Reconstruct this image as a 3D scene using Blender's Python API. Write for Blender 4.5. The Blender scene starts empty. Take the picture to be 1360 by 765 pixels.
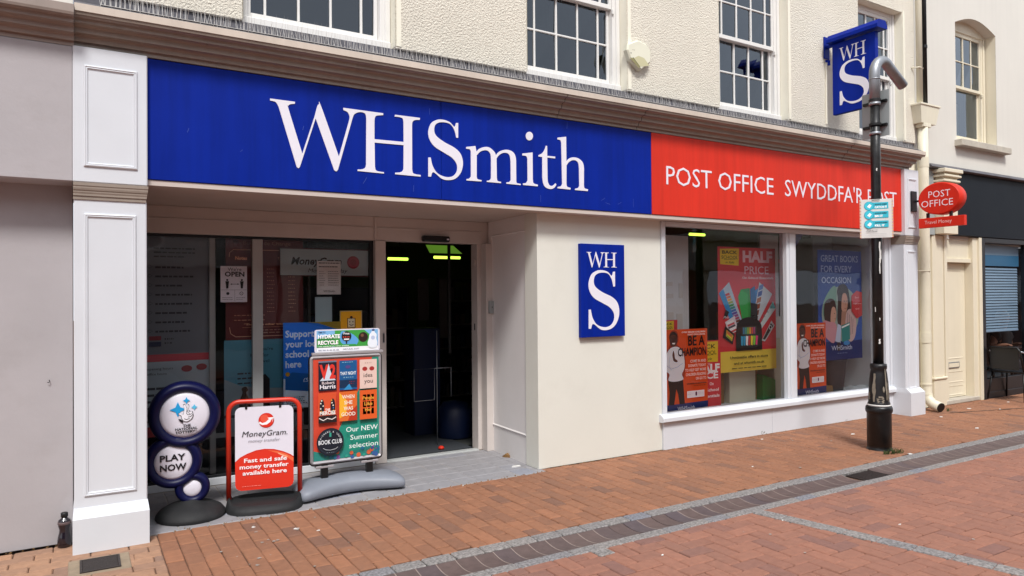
import bpy, bmesh, math, random
from mathutils import Vector, Matrix, Euler
from math import sin, cos, pi, radians as rad
random.seed(7)
SC = bpy.context.scene
COL = SC.collection
# ------------------------------------------------------------------ camera
cd = bpy.data.cameras.new('camera'); cam = bpy.data.objects.new('camera', cd); COL.objects.link(cam)
cd.sensor_width = 36.0; cd.lens = 949.4 / 1360 * 36; cd.clip_start = .05; cd.clip_end = 2000
YAW, PITCH, ROLL = rad(31.19), rad(.639), rad(.46)
CAMPOS = Vector((0, -5.592, 1.62))
fw = Vector((sin(YAW) * cos(PITCH), cos(YAW) * cos(PITCH), sin(PITCH)))
rt = Vector((cos(YAW), -sin(YAW), 0)); up = rt.cross(fw)
rx = cos(ROLL) * rt - sin(ROLL) * up; uy = sin(ROLL) * rt + cos(ROLL) * up
M = Matrix((rx, uy, -fw)).transposed().to_4x4(); M.translation = CAMPOS
cam.matrix_world = M
SC.camera = cam
# ------------------------------------------------------------------ sky, sun, exposure
SUN_EL, SUN_AZ = rad(52), rad(203)
W = bpy.data.worlds.new('World'); SC.world = W; W.use_nodes = True
wn = W.node_tree; bg = wn.nodes['Background']
sky = wn.nodes.new('ShaderNodeTexSky'); sky.sky_type = 'NISHITA'; sky.sun_disc = False
sky.sun_elevation = SUN_EL; sky.sun_rotation = SUN_AZ; sky.air_density = 1.0; sky.dust_density = 3.0; sky.ozone_density = 1.0
tc = wn.nodes.new('ShaderNodeTexCoord'); ns = wn.nodes.new('ShaderNodeTexNoise'); ns.inputs['Scale'].default_value = 2.2; ns.inputs['Detail'].default_value = 6
wn.links.new(tc.outputs['Generated'], ns.inputs['Vector'])
cr = wn.nodes.new('ShaderNodeValToRGB'); cr.color_ramp.elements[0].position = .25; cr.color_ramp.elements[1].position = .6
cr.color_ramp.elements[0].color = (.55, .55, .55, 1); cr.color_ramp.elements[1].color = (1, 1, 1, 1)
wn.links.new(ns.outputs['Fac'], cr.inputs['Fac'])
mx = wn.nodes.new('ShaderNodeMixRGB'); mx.inputs[2].default_value = (8.0, 8.35, 9.0, 1)
wn.links.new(cr.outputs['Color'], mx.inputs[0]); wn.links.new(sky.outputs['Color'], mx.inputs[1]); wn.links.new(mx.outputs[0], bg.inputs['Color'])
bg.inputs['Strength'].default_value = .1
sl = bpy.data.lights.new('sun', 'SUN'); sl.energy = 2.6; sl.angle = rad(13); sl.color = (1, .975, .945)
so = bpy.data.objects.new('sun', sl); COL.objects.link(so); so.location = (-4, -9, 14)
sd = Vector((sin(SUN_AZ) * cos(SUN_EL), cos(SUN_AZ) * cos(SUN_EL), sin(SUN_EL)))
so.rotation_euler = sd.to_track_quat('Z', 'Y').to_euler()
SC.view_settings.view_transform = 'Standard'; SC.view_settings.look = 'None'
SC.view_settings.exposure = 0.5; SC.view_settings.gamma = 1
try:
    SC.cycles.max_bounces = 8; SC.cycles.transparent_max_bounces = 12
except Exception: pass

# ------------------------------------------------------------------ helpers
def lin(h):
    if not isinstance(h, str): return tuple(h)[:3]
    h = h.lstrip('#'); v = [int(h[i:i + 2], 16) / 255 for i in (0, 2, 4)]
    return tuple(c / 12.92 if c <= .04045 else ((c + .055) / 1.055) ** 2.4 for c in v)

MATS = {}
def pm(name, col, rough=.6, var=.08, scale=3., bump=0., bscale=120., metal=0., spec=.5, streak=0., dirt=0., dirtcol=(.1, .085, .07), coat=0., detail=6, island=0., voro=False, bdist=.01, emit=0., gain=1.):
    if name in MATS: return MATS[name]
    m = bpy.data.materials.new(name); m.use_nodes = True; MATS[name] = m
    nt = m.node_tree; N = nt.nodes; L = nt.links; b = N['Principled BSDF']
    g = N.new('ShaderNodeNewGeometry')
    def noise(sc, vec=None, det=detail, ro=.6):
        n = N.new('ShaderNodeTexNoise'); n.inputs['Scale'].default_value = sc; n.inputs['Detail'].default_value = det; n.inputs['Roughness'].default_value = ro
        L.new(vec or g.outputs['Position'], n.inputs['Vector']); return n
    def mul(a, b_, blend='MULTIPLY', fac=1.):
        x = N.new('ShaderNodeMixRGB'); x.blend_type = blend
        if isinstance(fac, float) or isinstance(fac, int): x.inputs[0].default_value = fac
        else: L.new(fac, x.inputs[0])
        for i, s in ((1, a), (2, b_)):
            if isinstance(s, tuple): x.inputs[i].default_value = (*s, 1)
            else: L.new(s, x.inputs[i])
        return x.outputs[0]
    def ramp(src, lo, hi, a=(0, 0, 0), c=(1, 1, 1)):
        r = N.new('ShaderNodeValToRGB'); r.color_ramp.elements[0].position = lo; r.color_ramp.elements[1].position = hi
        r.color_ramp.elements[0].color = (*a, 1); r.color_ramp.elements[1].color = (*c, 1); L.new(src, r.inputs['Fac']); return r.outputs['Color']
    if col == 'attr':
        a = N.new('ShaderNodeAttribute'); a.attribute_name = 'Col'; base = mul(a.outputs['Color'], (gain,) * 3) if gain != 1 else a.outputs['Color']
    else: base = lin(col)
    n1 = noise(scale)
    v0 = 1 - var; v1 = 1 + var
    c = mul(base, ramp(n1.outputs['Fac'], .3, .7, (v0, v0, v0), (v1, v1, v1)))
    if island:
        oi = N.new('ShaderNodeObjectInfo'); ad = N.new('ShaderNodeMath'); ad.operation = 'ADD'
        L.new(g.outputs['Random Per Island'], ad.inputs[0]); L.new(oi.outputs['Random'], ad.inputs[1])
        fr = N.new('ShaderNodeMath'); fr.operation = 'FRACT'; L.new(ad.outputs[0], fr.inputs[0])
        r = N.new('ShaderNodeValToRGB'); e = r.color_ramp.elements
        e[0].position = 0; e[0].color = (*[x * (1 - island) for x in (.9, 1, 1.2)], 1); e[1].position = 1; e[1].color = (1 + island * .9, 1 + island * .75, 1 + island * .6, 1)
        q = e.new(.12); q.color = (1 - island * .45, 1 - island * .4, 1 - island * .25, 1)
        q = e.new(.5); q.color = (1, 1, 1, 1)
        q = e.new(.85); q.color = (1 + island * .4, 1 + island * .33, 1 + island * .2, 1)
        L.new(fr.outputs[0], r.inputs['Fac']); c = mul(c, r.outputs['Color'])
    if streak:
        mp = N.new('ShaderNodeMapping'); mp.inputs['Scale'].default_value = (14, 14, .7); L.new(g.outputs['Position'], mp.inputs['Vector'])
        n2 = noise(1., mp.outputs['Vector']); c = mul(c, ramp(n2.outputs['Fac'], .38, .72, (1, 1, 1), (1 - streak,) * 3))
    if dirt:
        n3 = noise(1.7, det=9, ro=.7); fc = ramp(n3.outputs['Fac'], .52, .74, (0, 0, 0), (dirt,) * 3)
        c = mul(c, tuple(dirtcol), 'MIX', fc)
    L.new(c, b.inputs['Base Color'])
    rr = N.new('ShaderNodeMapRange'); rr.inputs['To Min'].default_value = max(0, rough - .08); rr.inputs['To Max'].default_value = min(1, rough + .08)
    L.new(n1.outputs['Fac'], rr.inputs['Value']); L.new(rr.outputs['Result'], b.inputs['Roughness'])
    b.inputs['Metallic'].default_value = metal; b.inputs['Specular IOR Level'].default_value = spec; b.inputs['Coat Weight'].default_value = coat
    if bump:
        if voro:
            nb = N.new('ShaderNodeTexVoronoi'); nb.feature = 'SMOOTH_F1'; nb.inputs['Scale'].default_value = bscale; 
            nw = noise(bscale * .7); vv = N.new('ShaderNodeVectorMath'); vv.operation = 'MULTIPLY_ADD'; vv.inputs[1].default_value = (.03,) * 3
            L.new(nw.outputs['Color'], vv.inputs[0]); L.new(g.outputs['Position'], vv.inputs[2]); L.new(vv.outputs[0], nb.inputs['Vector']); out = nb.outputs['Distance']
        else: nb = noise(bscale, det=8); out = nb.outputs['Fac']
        bp = N.new('ShaderNodeBump'); bp.inputs['Strength'].default_value = bump; bp.inputs['Distance'].default_value = bdist
        L.new(out, bp.inputs['Height']); L.new(bp.outputs['Normal'], b.inputs['Normal'])
    if emit:
        L.new(c, b.inputs['Emission Color']); b.inputs['Emission Strength'].default_value = emit
    return m

def glass(name, tint=(.8, .84, .84), ior=1.5, rough=0.0, boost=1.0, gc=(.95, .97, 1)):
    if name in MATS: return MATS[name]
    m = bpy.data.materials.new(name); m.use_nodes = True; MATS[name] = m
    nt = m.node_tree; N = nt.nodes; L = nt.links; N.remove(N['Principled BSDF'])
    fr = N.new('ShaderNodeFresnel'); fr.inputs['IOR'].default_value = ior
    t = N.new('ShaderNodeBsdfTransparent'); t.inputs['Color'].default_value = (*tint, 1)
    gl = N.new('ShaderNodeBsdfGlossy'); gl.inputs['Roughness'].default_value = rough; gl.inputs['Color'].default_value = (*gc, 1)
    nz = N.new('ShaderNodeTexNoise'); nz.inputs['Scale'].default_value = 1.6; g = N.new('ShaderNodeNewGeometry'); L.new(g.outputs['Position'], nz.inputs['Vector'])
    bp = N.new('ShaderNodeBump'); bp.inputs['Strength'].default_value = .05; bp.inputs['Distance'].default_value = .05; L.new(nz.outputs['Fac'], bp.inputs['Height']); L.new(bp.outputs['Normal'], gl.inputs['Normal'])
    mu = N.new('ShaderNodeMath'); mu.operation = 'MULTIPLY'; mu.inputs[1].default_value = boost; mu.use_clamp = True; L.new(fr.outputs[0], mu.inputs[0])
    mxs = N.new('ShaderNodeMixShader'); L.new(mu.outputs[0], mxs.inputs[0]); L.new(t.outputs[0], mxs.inputs[1]); L.new(gl.outputs[0], mxs.inputs[2])
    L.new(mxs.outputs[0], N['Material Output'].inputs['Surface']); return m

class MB:
    def __init__(s): s.v = []; s.f = []; s.c = []; s.cur = None; s.sm = []; s.smooth = False
    def add(s, vs, fs, col=None):
        o = len(s.v); s.v += [tuple(p) for p in vs]; s.f += [tuple(i + o for i in f) for f in fs]
        s.c += [col or s.cur] * len(fs); s.sm += [s.smooth] * len(fs); return s
    def box(s, x0, x1, y0, y1, z0, z1, b=0., col=None):
        x0, x1 = sorted((x0, x1)); y0, y1 = sorted((y0, y1)); z0, z1 = sorted((z0, z1))
        b = min(b, (x1 - x0) * .45, (y1 - y0) * .45, (z1 - z0) * .45)
        if b <= 0:
            v = [(x, y, z) for x in (x0, x1) for y in (y0, y1) for z in (z0, z1)]
            return s.add(v, [(0, 1, 3, 2), (4, 6, 7, 5), (0, 4, 5, 1), (2, 3, 7, 6), (0, 2, 6, 4), (1, 5, 7, 3)], col)
        v = []; idx = {}
        X = (x0, x1); Y = (y0, y1); Z = (z0, z1)
        for i in (0, 1):
            for j in (0, 1):
                for k in (0, 1):
                    sx, sy, sz = (1 - 2 * i), (1 - 2 * j), (1 - 2 * k)
                    for a in range(3):
                        p = [X[i] + sx * b, Y[j] + sy * b, Z[k] + sz * b]
                        p[a] = (X[i], Y[j], Z[k])[a]
                        idx[(i, j, k, a)] = len(v); v.append(p)
        f = []
        for i in (0, 1): f.append([idx[(i, 0, 0, 0)], idx[(i, 0, 1, 0)], idx[(i, 1, 1, 0)], idx[(i, 1, 0, 0)]])
        for j in (0, 1): f.append([idx[(0, j, 0, 1)], idx[(0, j, 1, 1)], idx[(1, j, 1, 1)], idx[(1, j, 0, 1)]])
        for k in (0, 1): f.append([idx[(0, 0, k, 2)], idx[(0, 1, k, 2)], idx[(1, 1, k, 2)], idx[(1, 0, k, 2)]])
        for i in (0, 1):
            for j in (0, 1): f.append([idx[(i, j, 0, 0)], idx[(i, j, 1, 0)], idx[(i, j, 1, 1)], idx[(i, j, 0, 1)]])
            for k in (0, 1): f.append([idx[(i, 0, k, 0)], idx[(i, 1, k, 0)], idx[(i, 1, k, 2)], idx[(i, 0, k, 2)]])
        for j in (0, 1):
            for k in (0, 1): f.append([idx[(0, j, k, 1)], idx[(1, j, k, 1)], idx[(1, j, k, 2)], idx[(0, j, k, 2)]])
        for i in (0, 1):
            for j in (0, 1):
                for k in (0, 1): f.append([idx[(i, j, k, a)] for a in range(3)])
        return s.add(v, f, col)
    def quad(s, a, b, c, d, col=None): return s.add([a, b, c, d], [(0, 1, 2, 3)], col)
    def sweep(s, prof, x0, x1, axis='x', caps=True, col=None):
        """prof: (a,b) pairs -> (y,z) along x, or (x,y) along z, or (x,z) along y; closed"""
        def P(t, a, b): return {'x': (t, a, b), 'z': (a, b, t), 'y': (a, t, b)}[axis]
        n = len(prof); v = [P(x0, *p) for p in prof] + [P(x1, *p) for p in prof]
        f = [(i, (i + 1) % n, n + (i + 1) % n, n + i) for i in range(n)]
        if caps: f += [tuple(range(n)), tuple(range(2 * n - 1, n - 1, -1))]
        return s.add(v, f, col)
    def tube(s, pts, r, n=12, caps=True, col=None, closed=False):
        pts = [Vector(p) for p in pts]; rs = r if isinstance(r, (list, tuple)) else [r] * len(pts)
        v = []; f = []; m = len(pts); ref = None
        for i, p in enumerate(pts):
            if closed: d = (pts[(i + 1) % m] - pts[i - 1]).normalized()
            else: d = (pts[min(i + 1, m - 1)] - pts[max(i - 1, 0)]).normalized()
            if ref is None:
                ref = Vector((0, 0, 1)) if abs(d.z) < .9 else Vector((1, 0, 0))
            a = (ref - d * ref.dot(d)).normalized(); b = d.cross(a); ref = a
            for k in range(n):
                t = 2 * pi * k / n; v.append(p + (a * cos(t) + b * sin(t)) * rs[i])
        for i in range(m if closed else m - 1):
            for k in range(n):
                j = (i + 1) % m
                f.append((i * n + k, i * n + (k + 1) % n, j * n + (k + 1) % n, j * n + k))
        if caps and not closed: f += [tuple(range(n - 1, -1, -1)), tuple(range((m - 1) * n, m * n))]
        return s.add(v, f, col)
    def lathe(s, prof, c=(0, 0, 0), n=24, axis='z', col=None, sx=1., sy=1.):
        """prof: (r,h)"""
        v = []; f = []
        for r, h in prof:
            for k in range(n):
                t = 2 * pi * k / n; a = r * cos(t) * sx; b = r * sin(t) * sy
                p = {'z': (a, b, h), 'y': (a, h, b), 'x': (h, a, b)}[axis]
                v.append((p[0] + c[0], p[1] + c[1], p[2] + c[2]))
        for i in range(len(prof) - 1):
            for k in range(n): f.append((i * n + k, i * n + (k + 1) % n, (i + 1) * n + (k + 1) % n, (i + 1) * n + k))
        if prof[0][0] > 1e-6: f.append(tuple(range(n - 1, -1, -1)))
        if prof[-1][0] > 1e-6: m = (len(prof) - 1) * n; f.append(tuple(range(m, m + n)))
        return s.add(v, f, col)
    def frame(s, o, u, w, W_, H_, prof, col=None):
        """mitred frame on plane o + a*u + b*w; prof (inset, height) open polyline"""
        o, u, w = Vector(o), Vector(u).normalized(), Vector(w).normalized(); nn = u.cross(w)
        v = []; f = []
        for d, h in prof:
            for a, b in ((d, d), (W_ - d, d), (W_ - d, H_ - d), (d, H_ - d)): v.append(o + u * a + w * b + nn * h)
        for i in range(len(prof) - 1):
            for k in range(4): f.append((i * 4 + k, i * 4 + (k + 1) % 4, (i + 1) * 4 + (k + 1) % 4, (i + 1) * 4 + k))
        return s.add(v, f, col)
    def xf(s, m, start=0):
        s.v = s.v[:start] + [tuple(m @ Vector(p)) for p in s.v[start:]]; return s
    def merge(s, o): return s.add(o.v, o.f) if not any(o.c) else s._m(o)
    def _m(s, o):
        k = len(s.v); s.v += o.v; s.f += [tuple(i + k for i in f) for f in o.f]; s.c += o.c; s.sm += o.sm; return s
    def mesh(s, name, recalc=True):
        me = bpy.data.meshes.new(name); me.from_pydata(s.v, [], s.f)
        if any(s.c):
            at = me.color_attributes.new('Col', 'FLOAT_COLOR', 'CORNER'); i = 0; buf = []
            for f, c in zip(s.f, s.c):
                cc = (*lin(c or '#ffffff'), 1.); buf += cc * len(f)
            at.data.foreach_set('color', buf)
        if any(s.sm): me.polygons.foreach_set('use_smooth', s.sm)
        if recalc:
            bm = bmesh.new(); bm.from_mesh(me); bmesh.ops.recalc_face_normals(bm, faces=bm.faces); bm.to_mesh(me); bm.free()
        me.update(); return me

WMX = {}
def tag(o, label=None, cat=None, group=None, kind=None):
    for k, v in (('label', label), ('category', cat), ('group', group), ('kind', kind)):
        if v: o[k] = v
    return o
def thing(name, label, cat, loc=(0, 0, 0), rotz=0., group=None, kind=None):
    o = bpy.data.objects.new(name, None); COL.objects.link(o); o.location = loc; o.rotation_euler = (0, 0, rotz); o.empty_display_size = .2
    WMX[o.name] = Matrix.Translation(Vector(loc)) @ Matrix.Rotation(rotz, 4, 'Z')
    return tag(o, label, cat, group, kind)
def obj(name, mb, mat, parent=None, world=True, recalc=True, kind=None, label=None, mod=None):
    if parent is not None and world: mb.xf(WMX[parent.name].inverted())
    me = mb.mesh(name, recalc) if isinstance(mb, MB) else mb
    for m in (mat if isinstance(mat, (list, tuple)) else [mat]): me.materials.append(m)
    o = bpy.data.objects.new(name, me); COL.objects.link(o)
    if parent is not None: o.parent = parent; WMX[o.name] = WMX[parent.name]
    else: WMX[o.name] = Matrix.Identity(4)
    if kind: o['kind'] = kind
    if label: o['label'] = label
    return o
def hinge(o, center):
    """put the object's origin where it stands"""
    c = Vector(center); o.data.transform(Matrix.Translation(-c)); o.location = c; WMX[o.name] = Matrix.Translation(c); return o

# text ------------------------------------------------------------------
_TX = {}
def text2d(s, bold=0., shear=0., space=1.):
    k = (s, bold, shear, space)
    if k not in _TX:
        c = bpy.data.curves.new('lettering', 'FONT'); c.body = s; c.resolution_u = 2; c.fill_mode = 'FRONT'; c.offset = bold; c.shear = shear; c.space_character = space
        o = bpy.data.objects.new('lettering', c); me = bpy.data.meshes.new_from_object(o)
        v = [(p.co.x, p.co.y) for p in me.vertices]; f = [tuple(p.vertices) for p in me.polygons]
        bpy.data.meshes.remove(me); bpy.data.objects.remove(o); bpy.data.curves.remove(c)
        xs = [p[0] for p in v] or [0, 1]; _TX[k] = (v, f, min(xs), max(xs))
    return _TX[k]
CAPH = .69
def smooth_path(pts, n=5):
    """pts (x,y,corner): Catmull-Rom through smooth points, straight between corners"""
    out = []; m = len(pts)
    for i in range(m):
        p0, p1, p2, p3 = pts[i - 1], pts[i], pts[(i + 1) % m], pts[(i + 2) % m]
        out.append((p1[0], p1[1]))
        if p1[2] and p2[2]: continue
        a = p1 if p1[2] else p0; d = p2 if p2[2] else p3
        for k in range(1, n):
            t = k / n
            q = [.5 * ((2 * p1[j]) + (-a[j] + p2[j]) * t + (2 * a[j] - 5 * p1[j] + 4 * p2[j] - d[j]) * t * t + (-a[j] + 3 * p1[j] - 3 * p2[j] + d[j]) * t ** 3) for j in (0, 1)]
            out.append(tuple(q))
    return out
def shape2d(contours, extrude=0., bevel=0.):
    c = bpy.data.curves.new('outline', 'CURVE'); c.dimensions = '2D'; c.fill_mode = 'BOTH' if extrude else 'FRONT'; c.extrude = extrude; c.bevel_depth = bevel; c.bevel_resolution = 0
    for L in contours:
        sp = c.splines.new('POLY'); sp.points.add(len(L) - 1)
        for p, q in zip(sp.points, L): p.co = (q[0], q[1], 0, 1)
        sp.use_cyclic_u = True
    o = bpy.data.objects.new('outline', c); me = bpy.data.meshes.new_from_object(o)
    v = [tuple(p.co) for p in me.vertices]; f = [tuple(p.vertices) for p in me.polygons]
    bpy.data.meshes.remove(me); bpy.data.objects.remove(o); bpy.data.curves.remove(c)
    return v, f

class Art:
    """flat print on a panel: origin = lower-left corner, u right, w up, units metres; every layer a hair above the last"""
    def __init__(s, o, u, w, W_, H_, step=.0004):
        s.o, s.u, s.w = Vector(o), Vector(u).normalized(), Vector(w).normalized(); s.n = s.u.cross(s.w); s.W, s.H = W_, H_; s.mb = MB(); s.k = 0; s.step = step
    def P(s, x, y): return s.o + s.u * x + s.w * y + s.n * (s.k * s.step)
    def lay(s): s.k += 1
    def rect(s, x0, y0, x1, y1, col, lay=True):
        if lay: s.lay()
        s.mb.add([s.P(x0 * s.W, y0 * s.H), s.P(x1 * s.W, y0 * s.H), s.P(x1 * s.W, y1 * s.H), s.P(x0 * s.W, y1 * s.H)], [(0, 1, 2, 3)], col); return s
    def poly(s, pts, col, smooth=False, lay=True):
        if lay: s.lay()
        if smooth: pts = smooth_path([(p[0], p[1], p[2] if len(p) > 2 else 0) for p in pts], 4)
        v, f = shape2d([[(p[0] * s.W, p[1] * s.H) for p in pts]]); s.mb.add([s.P(a[0], a[1]) for a in v], f, col); return s
    def disc(s, x, y, r, col, ry=None, n=24, lay=True):
        if lay: s.lay()
        ry = ry or r
        s.mb.add([s.P(x * s.W + r * cos(2 * pi * k / n), y * s.H + ry * sin(2 * pi * k / n)) for k in range(n)], [tuple(range(n))], col); return s
    def line(s, pts, w, col, lay=True, close=False):
        """stroked polyline; pts in relative units, w in metres"""
        if lay: s.lay()
        q = [Vector((p[0] * s.W, p[1] * s.H)) for p in pts]; m = len(q)
        if close: q.append(q[0]); m += 1
        L = []; R = []
        for i in range(m):
            d = (q[min(i + 1, m - 1)] - q[max(i - 1, 0)])
            if close and i in (0, m - 1): d = q[1] - q[m - 2]
            if d.length < 1e-9: d = Vector((1, 0))
            d.normalize(); nn = Vector((-d.y, d.x)) * w / 2; L.append(q[i] + nn); R.append(q[i] - nn)
        v = [s.P(p.x, p.y) for p in L + R]; s.mb.add(v, [(i + m, i + m + 1, i + 1, i) for i in range(m - 1)], col); return s
    def text(s, t, x, y, h, col, w=None, align='l', bold=0., shear=0., space=1., lay=True, up=0.):
        """x,y relative (baseline), h cap height metres, w optional total width metres"""
        if lay: s.lay()
        v, f, x0, x1 = text2d(t, bold, shear, space); k = h / CAPH; kx = k if w is None else w / max(1e-6, x1 - x0)
        ww = (x1 - x0) * kx; ox = x * s.W - {'l': 0, 'c': ww / 2, 'r': ww}[align]
        s.mb.add([s.P(ox + (a - x0) * kx, y * s.H + b * k + up * (a - x0) * kx) for a, b in v], f, col); return s
    def rows(s, x0, x1, y0, y1, n, col, jag=.35, th=.35, seed=1):
        """rows of small print too fine to read: thin broken dashes"""
        s.lay(); r = random.Random(seed); dy = (y1 - y0) / n
        for i in range(n):
            y = y1 - (i + .5) * dy; x = x0; end = x1 - r.random() * jag * (x1 - x0)
            while x < end:
                w_ = min(end - x, (.03 + r.random() * .07) * (x1 - x0) / .6)
                s.rect(x, y - dy * th / 2, x + w_, y + dy * th / 2, col, lay=False); x += w_ + .015
        return s
    def done(s, name, parent, mat=None, world=True):
        return obj(name, s.mb, mat or MATS['print'], parent, world=world, recalc=False)
GL={'WH':[[(1.2061,3.0918,1),(1.3877,3.0917,1),(1.3867,3.0765,1),(1.3527,3.0684,0),(1.3387,3.0542,0),(1.3395,3.0321,0),(1.4405,2.7057,1),(1.5356,3.0033,1),(1.5568,3.0828,0),(1.5695,3.0953,0),(1.584,3.0864,0),(1.722,2.71,1),(1.8006,2.9854,1),(1.8085,3.0279,0),(1.7944,3.0632,0),(1.7596,3.0772,1),(1.7588,3.0946,1),(2.0866,3.0932,1),(2.0856,3.0776,1),(2.0322,3.0674,0),(2.0161,3.0491,0),(2.0121,3.0215,1),(2.0112,2.8769,1),(2.26,2.8805,1),(2.2601,3.0328,1),(2.2544,3.0691,0),(2.225,3.0793,0),(2.183,3.0787,1),(2.187,3.0939,1),(2.4054,3.095,1),(2.4023,3.0778,1),(2.3589,3.0707,0),(2.3387,3.0515,0),(2.3345,3.0231,1),(2.333,2.6699,1),(2.3398,2.6352,0),(2.3658,2.6262,0),(2.4091,2.6232,1),(2.407,2.6099,1),(2.1848,2.6114,1),(2.1858,2.6243,1),(2.222,2.6292,0),(2.2486,2.6424,0),(2.2576,2.6635,1),(2.2599,2.8546,1),(2.012,2.8499,1),(2.0137,2.6606,1),(2.021,2.6315,0),(2.0437,2.6225,0),(2.0894,2.62,1),(2.0884,2.609,1),(1.871,2.6116,1),(1.8719,2.6233,1),(1.9079,2.6281,0),(1.9331,2.6428,0),(1.9406,2.6677,1),(1.9447,3.0313,1),(1.9384,3.0665,0),(1.9152,3.0788,0),(1.8829,3.0756,0),(1.8525,3.0601,0),(1.837,3.0361,0),(1.8225,2.988,1),(1.714,2.6085,1),(1.7009,2.5946,0),(1.6843,2.6014,1),(1.5428,2.9862,1),(1.4223,2.606,1),(1.4108,2.5943,0),(1.3977,2.6038,1),(1.268,3.0361,1),(1.2468,3.0702,0),(1.206,3.0769,1)]],'S':[[(2.7377,3.0924,1),(2.7581,3.0948,1),(2.7571,2.9684,1),(2.7388,2.9664,1),(2.7211,3.0299,0),(2.6789,3.0777,0),(2.5999,3.0827,0),(2.5476,3.0575,0),(2.5337,3.0085,0),(2.5521,2.9633,0),(2.6249,2.9188,0),(2.72,2.8808,0),(2.7786,2.8336,0),(2.8007,2.7583,0),(2.7828,2.6795,0),(2.7339,2.6226,0),(2.6699,2.6013,0),(2.6015,2.6074,0),(2.5239,2.6561,0),(2.5019,2.6166,1),(2.4773,2.6165,1),(2.4785,2.7745,1),(2.5,2.7766,1),(2.5191,2.7047,0),(2.5653,2.6472,0),(2.6436,2.625,0),(2.7074,2.6397,0),(2.743,2.6858,0),(2.7403,2.7433,0),(2.6979,2.7922,0),(2.6242,2.8282,0),(2.5358,2.8716,0),(2.4898,2.9282,0),(2.4801,2.993,0),(2.5063,3.0621,0),(2.5583,3.0967,0),(2.6158,3.1055,0),(2.679,3.0921,0),(2.7214,3.0587,0)]],'m':[[(2.8319,2.8979,1),(2.9222,2.9154,1),(2.933,2.866,1),(2.9611,2.8956,0),(3.0181,2.9168,0),(3.0667,2.9139,0),(3.1109,2.8834,0),(3.1258,2.8538,1),(3.1602,2.8898,0),(3.2192,2.9121,0),(3.274,2.9112,0),(3.3152,2.8876,0),(3.3314,2.8418,0),(3.3328,2.7944,1),(3.3332,2.6443,1),(3.3405,2.6266,0),(3.3804,2.6225,1),(3.3785,2.6112,1),(3.2301,2.6129,1),(3.232,2.6248,1),(3.2622,2.631,0),(3.2761,2.6478,1),(3.2758,2.813,1),(3.2671,2.8633,0),(3.2417,2.8845,0),(3.2008,2.8829,0),(3.16,2.861,0),(3.1318,2.8271,1),(3.133,2.66,1),(3.1408,2.6311,0),(3.1767,2.6245,1),(3.1748,2.6134,1),(3.0331,2.6136,1),(3.0341,2.6244,1),(3.0597,2.6295,0),(3.0749,2.6477,1),(3.0764,2.8104,1),(3.0706,2.8601,0),(3.0443,2.8862,0),(3.0091,2.8866,0),(2.9696,2.8711,0),(2.9345,2.8356,1),(2.9329,2.6518,1),(2.9414,2.6311,0),(2.9814,2.625,1),(2.9796,2.6133,1),(2.8338,2.6113,1),(2.8347,2.6235,1),(2.8595,2.6292,0),(2.8768,2.6473,1),(2.8777,2.8606,1),(2.8676,2.8802,0),(2.8334,2.8829,1)]],'i':[[(3.3988,2.8962,1),(3.5087,2.9169,1),(3.5083,2.6713,1),(3.518,2.6382,0),(3.5634,2.6288,1),(3.5612,2.6134,1),(3.403,2.6145,1),(3.4051,2.628,1),(3.4379,2.6364,0),(3.4531,2.6586,1),(3.453,2.8525,1),(3.4403,2.8766,0),(3.4006,2.8795,1)],[(3.5142,3.0659,0),(3.5089,3.0458,0),(3.4947,3.03,0),(3.4756,3.0227,0),(3.4567,3.0259,0),(3.4429,3.0387,0),(3.4381,3.0575,0),(3.4433,3.0775,0),(3.4573,3.0933,0),(3.4764,3.1006,0),(3.4954,3.0975,0),(3.5093,3.0848,0)]],'t':[[(3.5732,2.8994,1),(3.6122,2.9185,0),(3.6381,2.951,0),(3.6561,2.993,1),(3.6684,2.9909,1),(3.6685,2.9008,1),(3.7579,2.9023,1),(3.7556,2.8857,1),(3.6683,2.8853,1),(3.6695,2.701,1),(3.6742,2.6585,0),(3.6967,2.6301,0),(3.7279,2.6324,0),(3.7574,2.6561,1),(3.7677,2.644,1),(3.7433,2.6137,0),(3.7016,2.5987,0),(3.65,2.6096,0),(3.6227,2.6418,0),(3.613,2.6965,1),(3.6139,2.8845,1),(3.5731,2.8857,1)]],'h':[[(3.785,3.0807,1),(3.8826,3.1,1),(3.8833,2.8705,1),(3.9157,2.8997,0),(3.9644,2.9148,0),(4.024,2.9098,0),(4.0707,2.8787,0),(4.0856,2.8313,0),(4.085,2.7781,1),(4.0837,2.6629,1),(4.0922,2.6343,0),(4.133,2.6265,1),(4.1283,2.6093,1),(3.9794,2.6095,1),(3.9828,2.623,1),(4.0154,2.6314,0),(4.0298,2.6501,1),(4.0284,2.8176,1),(4.0181,2.8696,0),(3.9857,2.8887,0),(3.9478,2.8852,0),(3.91,2.8642,0),(3.884,2.8313,1),(3.8811,2.6654,1),(3.8893,2.6355,0),(3.9288,2.6252,1),(3.9265,2.6093,1),(3.781,2.6112,1),(3.7833,2.6243,1),(3.817,2.6329,0),(3.8331,2.6531,1),(3.8266,3.0348,1),(3.8163,3.0598,0),(3.7848,3.0651,1)]]}
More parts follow.
